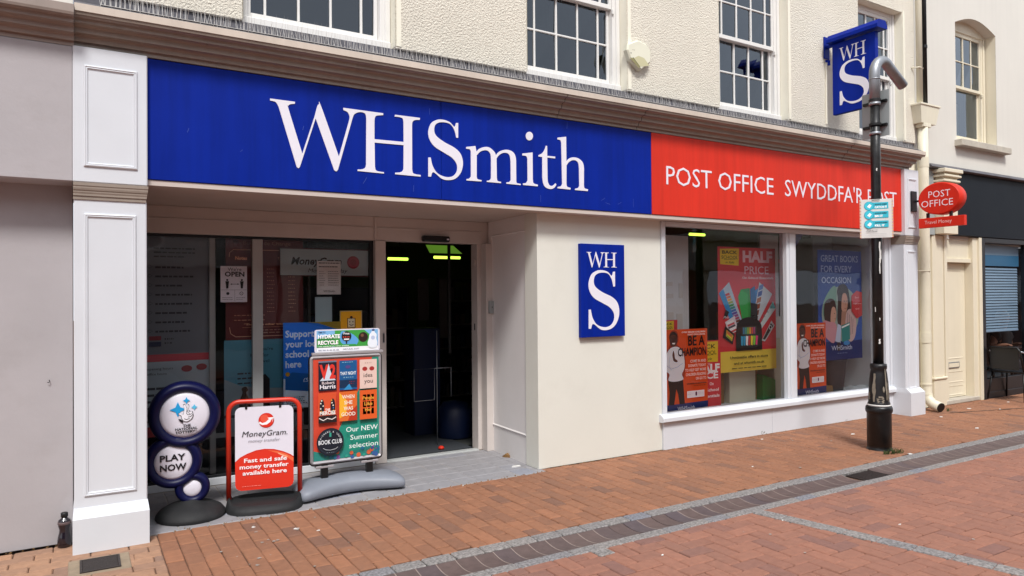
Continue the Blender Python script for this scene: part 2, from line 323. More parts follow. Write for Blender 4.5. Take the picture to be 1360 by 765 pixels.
# ------------------------------------------------------------------ materials
pm('print', 'attr', .45, .03, 2.)
pm('print_brightened', 'attr', .5, .03, 2., gain=1.45)  # copy of the poster ink, brightened to make up for weak light behind glass
pm('print_matt', 'attr', .8, .04, 2.)
pm('roughcast', '#eae3d3', .9, .05, 1.2, bump=1., bscale=62, bdist=.028, streak=.03, detail=4)
pm('smooth_cream', '#d7d6cc', .7, .03, .9, bump=.1, bscale=14, dirt=.12, dirtcol=(.34, .3, .25))
pm('reveal_cream', '#e9e4d2', .7, .04, 2)
pm('white_gloss', '#d1d4d9', .38, .02, 2, bump=.06, bscale=25, dirt=.06, dirtcol=(.35, .32, .28))
pm('sash_white', '#dedcd8', .4, .03, 3)
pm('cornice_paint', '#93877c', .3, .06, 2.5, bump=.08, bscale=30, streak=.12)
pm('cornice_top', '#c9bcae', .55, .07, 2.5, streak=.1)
pm('lead', '#55545a', .7, .3, 6, bump=.3, bscale=30, dirt=.5)
pm('soffit_paint', '#c4b8b0', .6, .05, 2)
pm('frame_paint', '#c9c0ba', .5, .05, 3)
pm('lobby_paint', '#e2dedc', .5, .04, 2)
pm('alu', '#b2b5b4', .45, .05, 5)
pm('sign_blue', '#02238c', .5, .07, 2, streak=.2, spec=.12)
pm('sign_red', '#d3311f', .5, .05, 1.5, streak=.14, spec=.25)
pm('letter_white', '#e2dfe8', .45, .02, 3)
pm('black', '#0b0b0d', .45, .1, 5)
pm('dark_frame', '#15161a', .4, .1, 5)
pm('neighbour_grey', '#a9a4a6', .75, .07, 1.0, bump=.15, bscale=25, dirt=.22, dirtcol=(.25, .22, .2))
pm('neighbour_cornice', '#93857c', .5, .06, 2.5, streak=.1)
pm('right_render', '#d3cfc6', .8, .03, 1, bump=.12, bscale=60, streak=.03)
pm('right_cream', '#ddd4bd', .55, .03, 2, streak=.04)
pm('pipe_cream', '#dcd5bf', .45, .04, 3, streak=.06)
pm('dark_blue_board', '#10171f', .6, .08, 2, spec=.2)
pm('stone_grey', '#b4ada0', .85, .12, 8, bump=.3, bscale=60)
pm('steel', '#9a9da2', .45, .1, 12, metal=.75, bump=.1, bscale=60)
pm('pole_black', '#0c0c0e', .38, .25, 20, bump=.15, bscale=40, dirt=.15, dirtcol=(.2, .19, .17))
pm('pole_worn', '#121113', .45, .3, 14, bump=.4, bscale=25)
pm('paint_peel', '#81786a', .7, .25, 30, bump=.3, bscale=60)
pm('plate_grey', '#9aa0a0', .6, .05, 5)
pm('rubber', '#17181a', .7, .2, 14, bump=.2, bscale=90, dirt=.3, dirtcol=(.06, .06, .06))
pm('lottery_blue', '#060b3a', .42, .08, 6, spec=.25)
pm('lottery_white', '#dedbe6', .4, .02, 4)
pm('tube_red', '#c9301b', .38, .05, 5)
pm('base_grey', '#7f848e', .5, .06, 8, bump=.06, bscale=60)
pm('board_alu', '#b1adb0', .35, .05, 8, metal=.35)
pm('paver', '#8d6148', .85, .13, 22, bump=.35, bscale=160, island=.2, dirt=.22, dirtcol=(.17, .12, .09))
pm('paver_road', '#8e6251', .85, .13, 22, bump=.35, bscale=160, island=.16, dirt=.2, dirtcol=(.17, .12, .10))
pm('paver_buff', '#9c7860', .85, .14, 22, bump=.35, bscale=160, island=.25, dirt=.2, dirtcol=(.17, .12, .09))
pm('mortar', '#5e4435', .95, .2, 30, bump=.3, bscale=120)
pm('granite', '#7f7b79', .85, .6, 60, bump=.4, bscale=110, island=.1, detail=5)
pm('channel_blue_brick', '#5a4b48', .65, .15, 20, bump=.2, bscale=100, island=.08)
pm('channel_joint', '#8f8078', .9, .1, 40)
pm('iron', '#2a2220', .6, .3, 30, bump=.4, bscale=60)
pm('lobby_tile', '#8f8d90', .7, .12, 12, bump=.2, bscale=90, island=.035, dirt=.2, dirtcol=(.12, .11, .11))
pm('slab_grey', '#9b958f', .8, .12, 12, bump=.2, bscale=90)
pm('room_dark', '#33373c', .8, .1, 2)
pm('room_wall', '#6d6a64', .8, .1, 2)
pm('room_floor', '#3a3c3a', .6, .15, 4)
pm('board_cream', '#dcd9c4', .6, .03, 2)
pm('board_pale', '#dde1e3', .6, .04, 2)
pm('card_white', '#d5d3cf', .7, .03, 4)
pm('box_green', '#0f7a2c', .55, .05, 4)
pm('wood', '#8b6a40', .55, .2, 14)
pm('shelf_blue', '#08183a', .5, .1, 4)
pm('moss', '#3b4a1e', .95, .3, 30)
pm('leaf_dry', '#7a5a34', .9, .2, 30)
pm('wire', '#b9b6b2', .4, .1, 30)
pm('alarm_white', '#dcdac6', .45, .03, 6)
pm('alarm_dark', '#6f6638', .5, .1, 6)
pm('blind', '#7b93a8', .45, .05, 6)
pm('blind_band', '#2f6a8f', .45, .05, 6)
pm('skin', '#8a5f4a', .6, .05, 10)
pm('tshirt', '#121214', .85, .1, 10)
pm('hair_white', '#b9b3a8', .8, .1, 20)
pm('brick_red', '#7d4436', .85, .12, 8)
pm('slate', '#3e4147', .7, .15, 6)
pm('tube_lamp', '#b4dc48', .5, .02, 4, emit=2.2)
pm('lamp_tray_glow', '#5f8a2a', .5, .05, 4, emit=.5)  # reflector emits by itself, imitating the tube's light falling on it
GLASS = glass('window_glass', (.97, .98, .98), boost=.85)
GLASS_UP = glass('sash_glass', (.5, .58, .64), boost=2.1, gc=(.8, .89, 1))
GLASS_TINT = glass('tinted_glass', (.97, .98, .98), boost=1.1)
GLASS_DARK = glass('cafe_glass', (.93, .95, .96), boost=.25)

# ------------------------------------------------------------------ ground
g = MB(); g.box(-90, 110, -95, 60, -.3, -.045)
ground = obj('ground', g, MATS['mortar'], kind='structure')

fwd2 = Vector((sin(YAW), cos(YAW)))
def in_view(x, y):
    p = rx.x * x + rx.y * (y - CAMPOS.y) + rx.z * (-CAMPOS.z); d = fw.x * x + fw.y * (y - CAMPOS.y) - fw.z * CAMPOS.z
    q = uy.x * x + uy.y * (y - CAMPOS.y) - uy.z * CAMPOS.z
    return d > .3 and abs(p) / d < .74 and q / d > -.415
def paver_mesh(l, w, b=.006, h=.05):
    m = MB(); m.box(-l / 2, l / 2, -w / 2, w / 2, -h, 0, b); return m
PV = {}
def lay_field(rects, parent, matname, name, keep=None, limit=300, jit=.0022):
    """rects (cx, cy, lx, ly): the nearest in view become objects of their own, the rest one joined part"""
    rnd = random.Random(hash(name) % 1000 + 5 if False else len(rects)); items = []
    for cx, cy, lx, ly in rects:
        if lx < .02 or ly < .02: continue
        if keep and not keep(cx, cy): continue
        d = math.hypot(cx, cy - CAMPOS.y); items.append((0 if in_view(cx, cy) else 1, d, cx, cy, lx, ly))
    items.sort(); rest = MB()
    for i, (o_, d, cx, cy, lx, ly) in enumerate(items):
        dz = rnd.uniform(-jit, jit); tx, ty, tz = rnd.gauss(0, .006), rnd.gauss(0, .006), rnd.gauss(0, .006)
        mt = Matrix.Translation((cx + rnd.gauss(0, .001), cy + rnd.gauss(0, .001), dz)) @ Euler((tx, ty, tz)).to_matrix().to_4x4()
        if i < limit and o_ == 0:
            key = (matname, round(lx, 3), round(ly, 3))
            if key not in PV:
                PV[key] = paver_mesh(lx, ly).mesh(name); PV[key].materials.append(MATS[matname])
            o = bpy.data.objects.new(name, PV[key]); COL.objects.link(o); o.parent = parent; o.matrix_local = mt
        else:
            st = len(rest.v); rest.box(-lx / 2, lx / 2, -ly / 2, ly / 2, -.05, 0, .006); rest.xf(mt, st)
    if rest.v: obj(name + '_paving', rest, MATS[matname], parent, world=False, recalc=False, kind='stuff')
def clip(rects, X0, X1, Y0, Y1):
    out = []
    for cx, cy, lx, ly in rects:
        a, b, c, d = max(X0, cx - lx / 2), min(X1, cx + lx / 2), max(Y0, cy - ly / 2), min(Y1, cy + ly / 2)
        if b - a > .025 and d - c > .025: out.append(((a + b) / 2, (c + d) / 2, b - a, d - c))
    return out
BW, BL, J = .1075, .215, .0052
# pavement: courses square to the shopfront
bed = MB(); bed.box(-4, 20, -1.5, .0, -.045, -.011)
pavement = obj('pavement', bed, MATS['mortar'], kind='structure')
rects = []; rnd = random.Random(3); k = 0; x = .455
while x < 18:
    off = -((k % 2) * BL / 2 + rnd.uniform(-.02, .02)); y = -.085 + BL + off
    while y > -1.6:
        rects.append((x + BW / 2, y - BL / 2, BW - .0034, BL - .0095)); y -= BL
    x += BW; k += 1
fieldA = clip(rects, .455, 18, -1.497, -.088) + [r for r in clip(rects, 3.68, 18, -.088, -.004)]
lay_field(fieldA, pavement, 'paver', 'brick')
# buff bricks beside the pilaster, laid along the wall
rects = []; k = 0; y = -.012
while y > -1.5:
    x = -4 + (k % 2) * BL / 2 - rnd.uniform(0, .03)
    while x < .46: rects.append((x + BL / 2, y - BW / 2, BL - J, BW - J)); x += BL
    y -= BW; k += 1
fieldL = clip(rects, -4, .452, -1.497, -.012)
lay_field(fieldL, pavement, 'paver_buff', 'buff_brick', keep=lambda x, y: not (-.02 < x < .41 and y > -.2), limit=60)
# lobby floor of grey tiles
bed = MB(); bed.box(.38, 3.76, -.085, 1.35, -.05, -.004)
lobby_floor = obj('lobby_floor', bed, MATS['slab_grey'], kind='structure')
rects = []; y = -.083; k = 0
while y < 1.02:
    x = .40
    while x < 3.75: rects.append((x + .1, y + .1, .1975, .1975)); x += .2
    y += .2; k += 1
lay_field(clip(rects, .402, 3.74, -.083, 1.04), lobby_floor, 'lobby_tile', 'tile', jit=.0008)
# drain channel with granite edgings
bed = MB(); bed.box(-4, 20, -1.96, -1.5, -.05, -.034)
channel = obj('drain_channel', bed, MATS['mortar'], kind='structure')
er = []
x = -4.0
while x < 18: er.append((x + .1, -1.555, .192, .107)); x += .2
lay_field(er, channel, 'granite', 'granite_block', limit=120, jit=.001)
er = []; x = -3.95
while x < 18: er.append((x + .1, -1.906, .198, .09)); x += .2
lay_field(er, channel, 'granite', 'edging_block', limit=120, jit=.001)
chan = None; cb = MB(); jb = MB(); x = -4.0; n_ = 0
def dish(x0, x1, h):
    pr = [(-1.612 - .246 * t, -.008 - .018 * sin(pi * t) + h) for t in [i / 6 for i in range(7)]]; return pr
pr = dish(0, 0, 0); prof = pr + [(-1.858, -.06), (-1.612, -.06)]
dm = MB(); dm.sweep(prof, -.0635, .0635); dmesh = dm.mesh('channel_brick'); dmesh.materials.append(MATS['channel_blue_brick'])
while x < 17:
    if not (5.9 < x + .066 < 6.26):
        if .9 < x < 12:
            o = bpy.data.objects.new('channel_brick', dmesh); COL.objects.link(o); o.parent = channel; o.location = (x + .0665, 0, rnd.uniform(-.001, .001))
        else: cb.sweep(prof, x + .003, x + .13)
        if rnd.random() < .8:
            pj = [(a, b + .0012) for a, b in pr]; jb.sweep(pj + [(-1.858, -.06), (-1.612, -.06)], x + .1295, x + .134 + rnd.uniform(0, .003))
    x += .133
obj('channel_brick_run', cb, MATS['channel_blue_brick'], channel, kind='stuff'); obj('channel_joints', jb, MATS['channel_joint'], channel, kind='stuff')
# street: herringbone
bed = MB(); bed.box(-4, 20, -11, -1.955, -.045, -.011)
street = obj('street', bed, MATS['mortar'], kind='structure')
rects = []
for n in range(-160, 300):
    for m in range(-80, 80):
        ox, oy = n + 4 * m, n
        for (a, b, c, d) in ((0, 2, 0, 1), (2, 3, -1, 1)):
            X0, X1, Y0, Y1 = (ox + a) * BW, (ox + b) * BW, (oy + c) * BW, (oy + d) * BW
            if X1 < -3 or X0 > 17 or Y1 < -7.5 or Y0 > -1.9: continue
            rects.append(((X0 + X1) / 2, (Y0 + Y1) / 2, X1 - X0 - J, Y1 - Y0 - J))
rects = clip(rects, -2.9, 16.9, -7.4, -1.956)
def off_strip(x, y):
    return True
lay_field(rects, street, 'paver_road', 'street_brick', keep=off_strip)
# granite strip across the street
gm = paver_mesh(.212, .118, .004, .055).mesh('granite_sett'); gm.materials.append(MATS['granite'])
ang = math.atan2(-1, .205); t = 0.
while t < 3.2:
    o = bpy.data.objects.new('granite_sett', gm); COL.objects.link(o); o.parent = street
    o.location = (4.31 + .205 * (t + .108) * .98, -1.96 - (t + .108) * .98, .0065); o.rotation_euler = (0, rnd.gauss(0, .003), ang); t += .216
o = bpy.data.objects.new('granite_sett', paver_mesh(.115, .11, .004, .055).mesh('granite_sett')); o.data.materials.append(MATS['granite']); COL.objects.link(o); o.parent = street; o.location = (2.82, -2.012, .0065)
# far paving beyond what the bricks cover
fm = bpy.data.materials.new('far_paving'); fm.use_nodes = True; nt = fm.node_tree
bt = nt.nodes.new('ShaderNodeTexBrick'); bt.inputs['Color1'].default_value = (*lin('#935b42'), 1); bt.inputs['Color2'].default_value = (*lin('#82503f'), 1); bt.inputs['Mortar'].default_value = (*lin('#4e372b'), 1)
bt.inputs['Scale'].default_value = 1; bt.inputs['Brick Width'].default_value = .215; bt.inputs['Row Height'].default_value = .1075; bt.inputs['Mortar Size'].default_value = .004
gg = nt.nodes.new('ShaderNodeNewGeometry'); nt.links.new(gg.outputs['Position'], bt.inputs['Vector']); nt.links.new(bt.outputs['Color'], nt.nodes['Principled BSDF'].inputs['Base Color']); nt.nodes['Principled BSDF'].inputs['Roughness'].default_value = .85
f = MB()
for a, b, c, d in ((-90, 110, -95, -7.4), (-90, -2.9, -7.4, -1.96), (16.9, 110, -7.4, -1.96), (-90, -4, -1.96, 0), (18, 110, -1.96, 0)): f.quad((a, c, -.002), (b, c, -.002), (b, d, -.002), (a, d, -.002))
obj('street_paving_beyond', f, fm, kind='structure', recalc=False)

# gully cover and grating, litter
t_ = thing('drain_cover', 'rusty iron gully cover set in the dark brick drain channel by the black pole', 'drain cover', (6.08, -1.735, -.03))
m = MB(); m.box(5.905, 6.255, -1.852, -1.618, -.05, -.018, .004); obj('cover_frame', m, MATS['iron'], t_)
m = MB()
for i in range(9): m.box(5.93 + i * .035, 5.95 + i * .035, -1.835, -1.635, -.020, -.012, .002)
obj('bars', m, MATS['iron'], t_)
t_ = thing('metal_grating', 'small brown metal drain grating set in pale mortar in front of the left pilaster', 'grating', (.11, -.535, 0))
m = MB(); m.box(-.06, .27, -.69, -.385, -.04, .0045, .004); obj('mortar_surround', m, pm('old_mortar', '#8c7c68', .9, .15, 14, bump=.3, bscale=60), t_)
m = MB(); m.frame((.0, -.655, .009), (1, 0, 0), (0, 1, 0), .215, .235, [(0, -.004), (0, .003), (.012, .003), (.012, -.003)])
obj('rim', m, MATS['iron'], t_)
m = MB()
for i in range(13): m.box(.014, .201, -.641 + i * .0166, -.632 + i * .0166, .006, .0105, .001)
m.box(.012, .203, -.645, -.43, .0046, .0055); obj('bars', m, MATS['iron'], t_)
def scrap(x, y, r, col, name, label, cat, z=0., h=.012, grp=None, seed=0):
    q = random.Random(seed); m = MB(); n = 7
    top = [(x + cos(2 * pi * k / n) * r * q.uniform(.5, 1.2), y + sin(2 * pi * k / n) * r * q.uniform(.3, .8), z + q.uniform(.002, h)) for k in range(n)]
    m.add(top + [(x, y, z + h)] + [(p[0], p[1], z - .001) for p in top], [(k, (k + 1) % n, n) for k in range(n)] + [((k + 1) % n, k, n + 1 + k, n + 1 + (k + 1) % n) for k in range(n)])
    o = obj(name, m, col); hinge(o, (x, y, z)); tag(o, label, cat, grp); return o
scrap(3.55, .22, .06, MATS['card_white'], 'paper_scrap', 'torn white paper scrap lying on the grey lobby tiles', 'litter', seed=1)
scrap(3.70, .62, .07, MATS['leaf_dry'], 'dry_leaf', 'curled brown leaf lying in the corner by the lobby wall', 'leaf', h=.04, seed=2)
scrap(7.13, -1.50, .03, MATS['card_white'], 'paper_scrap', 'white scrap of paper on the bricks beside the black pole base', 'litter', seed=3)
for i, (a, b, r) in enumerate([(7.6, -.57, .035), (9.15, -1.15, .03), (10.6, -.35, .04), (12.0, -.7, .03), (11.7, -.35, .03), (1.3, -.5, .018), (1.42, -.62, .014), (2.8, -.13, .012), (4.3, -2.2, .012), (3.1, -2.25, .012), (6.5, -.2, .02), (5.4, -1.0, .012), (1.05, -.3, .014), (4.9, -2.7, .016), (8.3, -.6, .02), (9.6, -.5, .03), (10.9, -.6, .02)]):
    scrap(a, b, r, MATS['card_white'], 'litter_fleck', 'tiny pale fleck of litter on the red brick paving', 'litter', grp='pale flecks of litter on the paving', h=.006, seed=10 + i)
# pale chewing-gum and scuff marks
q = random.Random(5); m = MB()
for i in range(70):
    if i < 22: a, b = q.gauss(1.25, .28), q.gauss(-.75, .28)
    else: a, b = q.uniform(.6, 12), q.uniform(-3.5, -.1)
    if -2 < b < -1.48: continue
    r = q.uniform(.004, .014); n = 7
    m.add([(a + cos(2 * pi * k / n) * r * q.uniform(.6, 1.3), b + sin(2 * pi * k / n) * r * q.uniform(.6, 1.3), .0045) for k in range(n)], [tuple(range(n))])
obj('gum_spots', m, MATS['slab_grey'], pavement, recalc=False, kind='stuff')
# weeds: tuft at the pole foot, along wall bottoms
def weeds(name, label, pts, n, h, grp=None):
    q = random.Random(len(label)); m = MB()
    for px, py, s in pts:
        for i in range(n):
            a = q.uniform(0, 2 * pi); r = q.uniform(0, .05) * s; x, y = px + cos(a) * r, py + sin(a) * r * .5; hh = h * s * q.uniform(.4, 1.1); lx, ly = q.gauss(0, .4) * hh, q.gauss(0, .4) * hh; w_ = .003
            m.add([(x - w_, y, -.002), (x + w_, y, -.002), (x + lx * .6 + w_, y + ly * .6, hh * .7), (x + lx, y + ly, hh), (x + lx * .6 - w_, y + ly * .6, hh * .7)], [(0, 1, 2, 3, 4)])
    o = obj(name, m, MATS['moss'], recalc=False); tag(o, label, 'weeds', grp, 'stuff'); return o
weeds('weed_tuft', 'green weed tuft growing at the foot of the black pole', [(7.02, -1.40, 1.2), (7.10, -1.415, 1.), (6.94, -1.37, .8)], 40, .05)
weeds('weed_tuft', 'small weeds in the joint under the white stall riser', [(5.9, -.01, .6), (6.75, -.01, 1.), (7.6, -.01, .5), (8.3, -.01, .7), (5.55, -.01, .4), (9.0, -.02, .6)], 22, .05)
weeds('weed_tuft', 'small weeds beside the mouth of the cream downpipe', [(10.15, -.30, .9), (10.3, -.02, .8), (10.5, .0, .8)], 26, .05)
# crumbs of dirt along the foot of the walls
q = random.Random(21); m = MB()
for i in range(520):
    r = q.random()
    if r < .55: x = q.uniform(3.7, 9.3); y = -.004 - abs(q.gauss(0, .018)) - (.02 if x > 5.2 else 0)
    elif r < .75: x = q.uniform(.5, 3.7); y = -.088 + q.gauss(0, .012)
    elif r < .9: x = q.uniform(9.7, 13.5); y = -.1 - abs(q.gauss(0, .08))
    else: x = q.uniform(-2, -.02); y = .025 - abs(q.gauss(0, .02))
    s = q.uniform(.003, .011); a = q.uniform(0, pi)
    p = [(x + cos(a + k * 2.1) * s, y + sin(a + k * 2.1) * s * .7, .001) for k in range(3)] + [(x, y, s * .9)]
    m.add(p, [(0, 1, 3), (1, 2, 3), (2, 0, 3)])
obj('wall_foot_debris', m, MATS['leaf_dry'], pavement, kind='stuff')
m = MB(); pts = []
for i in range(40): t = i / 39; pts.append((10.02 + 3.6 * t, -.40 - 1.05 * t + q.gauss(0, .012)))
v = [(a, b + s * (.014 + q.uniform(0, .012)), .0042) for a, b in pts for s in (1, -1)]
m.add(v, [(2 * i, 2 * i + 1, 2 * i + 3, 2 * i + 2) for i in range(39)]); obj('dirt_line', m, MATS['mortar'], pavement, recalc=False, kind='stuff')
# ------------------------------------------------------------------ the shop building
shop = thing('shop_building', 'cream roughcast building with a white panelled shopfront and recessed doorway', 'building', (4.9, .5, 0))
X0S, X1S = -.03, 9.9
UP = -.05; WT = 8.2
OPEN = [(1.04, 2.25), (3.54, 4.74), (6.06, 7.22), (8.62, 9.62)]
HEAD = 5.45; SILLZ = 3.70
m = MB(); xs = [X0S]
for a, b in OPEN: xs += [a, b]
xs.append(X1S)
for i in range(0, len(xs), 2): m.box(xs[i], xs[i + 1], UP, .35, SILLZ - .02, WT, .006)
for a, b in OPEN: m.box(a - .001, b + .001, UP + .001, .349, HEAD, WT)
obj('upper_wall', m, MATS['roughcast'], shop)
m = MB(); m.box(X0S, X1S, -.028, .34, 3.42, SILLZ - .021); obj('wall_base_course', m, MATS['lead'], shop)
m = MB()
for a, b in OPEN:       # plaster reveals
    m = MB()
    m.quad((b - .004, UP + .004, SILLZ), (b - .004, .12, SILLZ), (b - .004, .12, HEAD), (b - .004, UP + .004, HEAD)); m.quad((a + .004, UP + .004, SILLZ), (a + .004, .12, SILLZ), (a + .004, .12, HEAD), (a + .004, UP + .004, HEAD)); m.quad((a, UP + .004, HEAD - .004), (b, UP + .004, HEAD - .004), (b, .12, HEAD - .004), (a, .12, HEAD - .004))
    m.box(b + .003, b + .045, UP - .006, UP + .01, SILLZ, HEAD + .02)
    obj('window_reveal', m, MATS['reveal_cream'], shop, kind='stuff')
def sash_window(par, x0, x1, z0, z1, y, cols, lower_rows, upper_rows, mid, jamb=.095, glassm=None, white=None, lowclear=False):
    """box sash: x0..x1 opening; cols = list of pane widths (relative)"""
    white = white or MATS['sash_white']; glassm = glassm or GLASS_UP
    fr = MB(); fr.box(x0 + .003, x0 + jamb * .6, y, y + .12, z0, z1, .004); fr.box(x1 - jamb, x1 - .006, y, y + .12, z0, z1, .004); fr.box(x0 + jamb * .6, x1 - jamb, y, y + .12, z1 - .06, z1 - .004, .004)
    fr.box(x1 - jamb * .55, x1 - .008, y - .015, y, z0, z1, .004)
    fr.box(x0 + .003, x1 - .006, y - .03, y + .12, z0 - .004, z0 + .055, .006)
    win = obj('window', fr, white, par)
    a, b = x0 + jamb * .6 + .002, x1 - jamb - .002; bar = .019
    def sash(za, zb, yy, rows, railb, railt, cols=cols):
        tot = sum(cols)
        s = MB(); s.box(a, a + .03, yy, yy + .04, za, zb, .003); s.box(b - .03, b, yy, yy + .04, za, zb, .003)
        s.box(a + .03, b - .03, yy - .001, yy + .041, za, za + railb, .003); s.box(a + .03, b - .03, yy - .001, yy + .041, zb - railt, zb, .003)
        xx = a + .03; wv = b - a - .06; edges = [xx]
        for c in cols: edges.append(edges[-1] + wv * c / tot)
        zs = [za + railb + (zb - railt - za - railb) * r / rows for r in range(rows + 1)]
        gb = MB()
        for e in edges[1:-1]: gb.box(e - bar / 2, e + bar / 2, yy + .004, yy + .036, za + railb, zb - railt, .004)
        for z in zs[1:-1]:
            for i in range(len(edges) - 1): gb.box(edges[i] + (bar / 2 if i else 0), edges[i + 1] - (bar / 2 if i < len(edges) - 2 else 0), yy + .005, yy + .035, z - bar / 2, z + bar / 2, .004)
        obj('sash_frame', s, white, win)
        if gb.v: obj('glazing_bars', gb, white, win)
        for i in range(len(edges) - 1):
            for j in range(rows):
                p = MB(); t1, t2 = random.gauss(0, .0035), random.gauss(0, .0035)
                p.add([(edges[i], yy + .02 + t1, zs[j]), (edges[i + 1], yy + .02 - t1, zs[j]), (edges[i + 1], yy + .02 + t2, zs[j + 1]), (edges[i], yy + .02 - t2, zs[j + 1])], [(0, 1, 2, 3)]); obj('pane', p, glassm, win, recalc=False)
    sash(z0 + .055, mid + .02, y + .05, lower_rows, .06, .035, [1] if lowclear else cols)
    sash(mid - .015, z1 - .06, y + .008, upper_rows, .045, .05)
    h = MB(); h.box(b - .004, b + .016, y - .02, y + .01, mid - .07, mid - .02, .004); obj('sash_horn', h, white, win)
    return win
for (a, b) in OPEN: sash_window(shop, a, b, SILLZ, HEAD, .07, [.42, 1, 1, 1, .42], 2, 2, 4.545)
# dark rooms behind the upstairs windows, with blinds half drawn
m = MB()
for a, b in OPEN:
    m.quad((a - .3, 2.2, 3.3), (b + .6, 2.2, 3.3), (b + .6, 2.2, 5.9), (a - .3, 2.2, 5.9)); m.quad((b + .05, .36, 3.3), (b + .6, 2.2, 3.3), (b + .6, 2.2, 5.9), (b + .05, .36, 5.9)); m.quad((a - .05, .36, 3.3), (a - .3, 2.2, 3.3), (a - .3, 2.2, 5.9), (a - .05, .36, 5.9))
    m.quad((a - .3, .36, 5.9), (b + .6, .36, 5.9), (b + .6, 2.2, 5.9), (a - .3, 2.2, 5.9)); m.quad((a - .3, .36, 3.5), (b + .6, .36, 3.5), (b + .6, 2.2, 3.5), (a - .3, 2.2, 3.5))
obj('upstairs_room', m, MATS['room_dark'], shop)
# roof
m = MB(); m.sweep([(-.25, WT), (-.25, WT + .12), (4, WT + 2.4), (8.25, WT + .12), (8.25, WT)], X0S, X1S); obj('roof', m, MATS['slate'], shop)
# side and rear walls
m = MB(); m.box(X0S, X0S + .25, .36, 8, 3.0, WT); m.box(X1S - .25, X1S, .36, 8, 0, WT); m.box(X0S + .25, X1S - .25, 7.75, 8, 0, WT); obj('outer_wall', m, MATS['roughcast'], shop)
# cornice
CP = [(-.05, 3.262), (-.178, 3.262), (-.179, 3.292), (-.203, 3.293), (-.205, 3.304), (-.207, 3.318), (-.216, 3.330), (-.234, 3.334), (-.250, 3.335), (-.251, 3.350), (-.254, 3.366), (-.266, 3.378), (-.288, 3.381), (-.302, 3.382), (-.303, 3.396), (-.308, 3.410), (-.322, 3.418), (-.345, 3.419), (-.350, 3.436), (-.350, 3.488), (-.34, 3.492), (-.05, 3.505)]
m = MB(); n_ = len(CP); v = []
for xx, mit in ((X0S + .004, 0), (9.44, 1)):
    for (a, b) in CP: v.append((xx + (-(a + .05) * .52 if mit else 0), a, b))
for (a, b) in CP: v.append((9.44 - (a + .05) * .52, -.03, b))
f = []
for s in (0, 1):
    for i in range(n_ - 1): f.append((s * n_ + i, s * n_ + i + 1, (s + 1) * n_ + i + 1, (s + 1) * n_ + i))
f += [tuple(range(n_)), tuple(range(2 * n_, 3 * n_))]
m.add(v, f); cor = obj('cornice', m, MATS['cornice_paint'], shop)
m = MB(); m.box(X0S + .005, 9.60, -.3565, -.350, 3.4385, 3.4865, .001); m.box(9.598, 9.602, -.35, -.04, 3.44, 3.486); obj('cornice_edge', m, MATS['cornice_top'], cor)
m = MB()
for x in (3.78, 4.74, 8.05): 
    m.tube([(x, a - .0012, b) for a, b in CP[1:19]], .0022, 5)
obj('cornice_joint', m, MATS['dark_frame'], cor)
m = MB(); m.sweep([(-.335, 3.494), (-.30, 3.515), (-.12, 3.545), (-.03, 3.60), (-.03, 3.50), (-.335, 3.4925)], X0S + .01, 9.56); obj('lead_flashing', m, MATS['lead'], shop)
# bird spikes along the cornice
m = MB(); q = random.Random(11); x = .12
while x < 9.5:
    for r in (0, 1, 2):
        y = (-.315, -.27, -.22)[r] + q.uniform(-.01, .01); z = 3.50 + (y + .33) * .3; h = q.uniform(.11, .17); dx, dy = q.gauss(0, .015), (-.035, 0.02, .035)[r] + q.gauss(0, .01); xx = x + q.uniform(-.004, .004)
        m.add([(xx - .0017, y, z), (xx + .0017, y, z), (xx, y + .0015, z), (xx + dx, y + dy, z + h)], [(0, 1, 3), (1, 2, 3), (2, 0, 3)])
    x += .028 if q.random() < .96 else .06
m.box(.12, 9.5, -.32, -.215, 3.512, 3.5155)
obj('bird_spikes', m, MATS['wire'], shop, kind='stuff')
